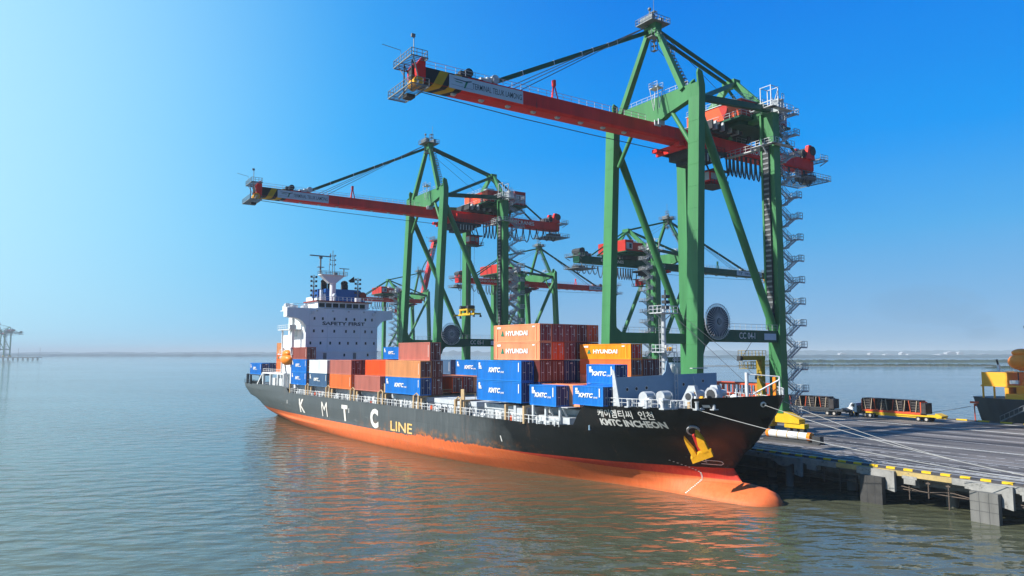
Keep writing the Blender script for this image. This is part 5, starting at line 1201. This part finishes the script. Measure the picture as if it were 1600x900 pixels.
# ------------------------------------------------------------------ trucks
def truck(label,p,q,rz,s=1,frame='deck_red',load='truck load of dark rolls',tone='yellow'):
    t=thing('cargo_truck',label,'truck',q2w(p,q,0),rz,None); t.scale=(s,s,s)
    # local: x forward (cab at +x), y left
    g=MB(); g.prism([(5.6,1.0),(8.2,1.0),(8.35,1.75),(7.6,1.95),(7.0,2.95),(6.7,3.1),(5.6,3.1)],1,-1.2,1.2); cb=g.build('cab','truck_white',t)
    g=MB(); 
    for y in(-1.21,1.2): g.add([(6.0,y,2.1),(7.2,y,2.1),(6.85,y,2.8),(6.0,y,2.85)],[(0,1,2,3)])
    g.add([(7.62,-1.0,2.0),(7.62,1.0,2.0),(7.06,1.0,2.92),(7.06,-1.0,2.92)],[(0,1,2,3)]); g.build('window','glass',cb)
    g=MB(); g.box(8.2,8.4,-1.2,1.2,.6,1.0); g.box(8.36,8.4,-.7,.7,1.1,1.6); g.build('bumper','dark_steel',cb)
    g=MB(); g.box(1.2,6,-.9,.9,.7,1.05); g.box(4.6,5.5,-1.1,1.1,1.05,2.5); g.box(4.9,5.2,-1.3,-1.1,1.1,3.4); g.build('chassis','dark_steel',t)
    g=MB(); g.box(-12.6,3.4,-1.2,1.2,1.05,1.35,0); g.box(-13.4,-10.5,-1.25,1.25,1.05,1.5,0); g.prism([(-13.4,.9),(-12.2,1.5),(-12.2,1.9),(-13.6,1.4)],1,-1.2,1.2,0)
    for k in range(10): g.box(-11+k*1.4,-10.7+k*1.4,-1.3,-1.2,.75,1.35,0)
    g.box(-9,1,-1.0,1.0,.7,1.05,0); tr=g.build('trailer',[tone],t)
    for x in(7.0,3.6,2.3,-8.6,-10.3):
        for y in(-1,1):
            g=MB(); g.tube([(x,y*.85,.52),(x,y*1.22,.52)],.52,18,0); g.tube([(x,y*1.22,.52),(x,y*1.24,.52)],.3,14,1); g.build('wheel',['rubber','tyre_hub'],t)
    g=MB(); g.box(-9.2,4.2,-1.28,1.28,1.4,1.85)
    for x in(-9.2,-9.0+13.2): g.box(x-.15,x+.05,-1.28,1.28,1.85,4.1)
    g.build('cradle',frame,t)
    g=MB(); g.box(-9.0,4.0,-1.25,-1.1,1.85,4.3); g.box(-9.0,4.0,-1.2,1.2,4.3,4.4); 
    for k in range(8): g.box(-9.0+k*1.85,-8.85+k*1.85,-1.2,1.2,1.85,4.3)
    g.box(-10.3,-9.1,-1.25,1.25,1.6,3.9); g.build('crate',['cargo_dark'],t)
    for k in(0,2,4,6):
        g=MB()
        for j in range(4):
            x=-8.8+k*1.85; g.tube([(x,.9,2.15+j*.55),(x+1.6,.9,2.15+j*.55)],.26,10); g.tube([(x,.4,2.15+j*.55),(x+1.6,.4,2.15+j*.55)],.26,10)
        g.build('pipe_bundle',['cargo_dark'],t)
    g=MB()
    for i,x in enumerate((-8.2,-7.1,-5.6,-4.4,-3.0,-1.9,-.4,.8,2.0,3.2)): g.beam((x,1.34,1.85),(x+(.35 if i%2 else -.35),1.34,4.3),.14,.08,i%3==1)
    g.build('strap',['strap','strap_red'],t)
    return t
HD=YQ+R(94)
truck('white cab truck with a long yellow trailer carrying an orange framed dark load',64.9,-7.6,YQ+R(88))
truck('dark shaded truck with its load behind the stair tower of the nearest crane',62.0,12.2,YQ+R(93),.98,frame='dark_steel',tone='dark_steel')
# ------------------------------------------------------------------ yellow ship on the far side
t=thing('supply_ship','black hulled ship with yellow upperworks berthed at the far side of the quay','ship',q2w(76.3,-18.2,-4.0),YQ)
t.scale=(1,1,1.1)
# local: x = away from the quay, y = along the quay (bow/stern at y=0, ship extends to -y)
g=MB(); ys=[0,-1.2,-3,-6,-10,-16,-24,-34,-46,-60]; out=[]
for y in ys:
    k=min(1,(-y/9)**.6) if y<0 else 0.05
    bt=8*max(.16,k); bb_=8*max(.02,min(1,((-y-1.0)/12)) if y<-1 else 0)
    zt=8.7+.0 if y>-11 else 8.0
    out.append([(8.5-s_*b,y-(0 if z>6 else (8.7-z)*.22*max(0,1+y/10)),z) for b,z in((bb_,-1),(bb_*.8+bt*.2,2),(bt*.7+bb_*.3,5),(bt,8.0)) for s_ in(1,)])
n=len(ys)
for s_ in(1,-1):
    vs=[((x-8.5)*s_+8.5,y,z) for col in out for x,y,z in col]; g.add(vs,[(i*4+j,(i+1)*4+j,(i+1)*4+j+1,i*4+j+1) for i in range(n-1) for j in range(3)],0,True)
g.add([((x-8.5)*s_+8.5,y,z-.01) for s_ in(1,-1) for x,y,z in(c[3] for c in out)],[(i,i+1,n+i+1,n+i) for i in range(n-1)],1)
g.build('hull',['ship_black','deck_grey'],t)
g=MB(); g.box(2.2,14.8,-4.2,-9.2,10.6,13.1)
for y in(-4.4,-6.6,-9.2):
    for x in(2.4,14.4): g.box(x,x+.3,y,y+.3,8.0,10.6)
g.box(2.0,15,-4.0,-60,10.3,10.6); g.box(2.2,14.8,-8.6,-9.4,8,10.4); g.box(3,14,-10.5,-13,8,10.4); g.box(1.6,15.4,-9,-60,8.0,9.0); g.box(4,13,-13.6,-30,10.6,13.4); g.build('upperworks','ship_yellow',t)
g=MB(); g.box(3.4,13.6,-12.6,-13.5,10.6,12.9); g.box(3.6,13,-11,-24,13.4,14.2); g.prism([(-11.5,10.6),(-12.3,10.6),(-13.2,12.9),(-12.6,12.9)],0,2.4,2.9); g.build('deckhouse','ship_orange',t)
g=MB(); g.box(3.5,7.5,-5.0,-8.4,13.12,13.3); g.box(5,5.5,-6.2,-6.6,13.3,14.6); g.box(2.3,3.2,-9.6,-11.2,10.9,11.6); g.rail([(2.3,-10,13.3),(2.3,-16,13.3)],1.1,.1,1); g.build('raft','white',t)
g=MB(); g.tube([(5.2,-6.4,14.4),(5.0,-6.2,15.6)],.2,8); g.tube([(3,-11,11),(3,-11,13.2)],.12,6); g.build('light','dark_steel',t)
lb=link('lifeboat',None,t); g=MB(); g.ball((2.4,-12.4,15.2),1.7,3.0,1.7,16,10); g.ball((2.4,-12.2,16.9),1.2,2.0,.8,14,8); g.build('boat_hull','lifeboat',lb)
g=MB(); g.box(4.5,9.5,-12.2,-20,13.4,18.5,0); g.box(4.8,9,-12.6,-17,18.5,21.6,1); g.box(4.2,9.4,-12.1,-17.4,21.6,22.1,2); g.tube([(7,-14,22.1),(7,-14,23.2)],.8,10,2); g.build('funnel',['ship_yellow','crane_red','black'],t)
g=MB(); g.box(1.6,1.9,-2.6,-3.2,6.3,6.8); g.tube([(.9,-3.0,6.6),(.9,-3.1,2.2)],.12,6); g.box(.75,1.0,-2.2,-3.9,6.9,7.3); g.build('marking','deck_red',t)
g=MB(); 
for y in(-12,): pass
for a in(0,1): g.beam((-2.6,-9.4,4.4+a*1.0),(-.2,-15.5,8.2+a*1.0),.12)
g.beam((-1.4,-9.4,4.4),(.8,-15.5,8.2),.12)
for i in range(9): u=i/8; g.beam((-2.6+2.4*u,-9.4-6.1*u,4.4+3.8*u),(-2.6+2.4*u,-9.4-6.1*u,5.4+3.8*u),.08); g.box(-2.6+2.4*u,-1.4+2.2*u,-9.5-6.1*u,-9.3-6.1*u,4.35+3.8*u,4.4+3.8*u)
o=g.build('gangway','steel'); o.location=t.location; o.rotation_euler=t.rotation_euler; tag(o,'grey sloping gangway leaning on the black hull at the right edge','gangway')
line(q2w(77.5,-20.4,2.9),q2w(73.2,-9.6,.5),.15,'thin rope from the bow of the yellow ship to the quay by the truck',.06,'rope',None)
bollard(-9.4,'low bollard at the far quay edge behind the truck tail',73.3)
# ------------------------------------------------------------------ haze
def haze():
    m=bpy.data.materials.new('haze'); m.use_nodes=True; t=m.node_tree; t.nodes.clear(); o=N(t,'ShaderNodeOutputMaterial'); v=N(t,'ShaderNodeVolumePrincipled')
    v.inputs['Color'].default_value=(.80,.93,1,1); v.inputs['Density'].default_value=.00017; v.inputs['Anisotropy'].default_value=.0; t.links.new(v.outputs[0],o.inputs['Volume'])
    g=MB(); g.box(-16500,16500,-700,22500,-7,100); o=g.build('haze',m); tag(o,kind='stuff')
haze()

def smoke():
    m=bpy.data.materials.new('smoke'); m.use_nodes=True; t=m.node_tree; t.nodes.clear(); o=N(t,'ShaderNodeOutputMaterial'); v=N(t,'ShaderNodeVolumePrincipled')
    v.inputs['Color'].default_value=(.25,.24,.24,1); v.inputs['Density'].default_value=.0021; t.links.new(v.outputs[0],o.inputs['Volume'])
    g=MB()
    for x,z,a,b in((446,52,20,9),(430,62,26,9),(412,70,24,8),(392,76,26,7),(455,40,12,9),(420,60,40,15),(405,66,60,20)): g.ball((x,700,z),a,22,b,20,12)
    o=g.build('smoke',m); tag(o,'faint dark smoke smudge drifting over the far shore at the right','smoke',kind='stuff')
smoke()
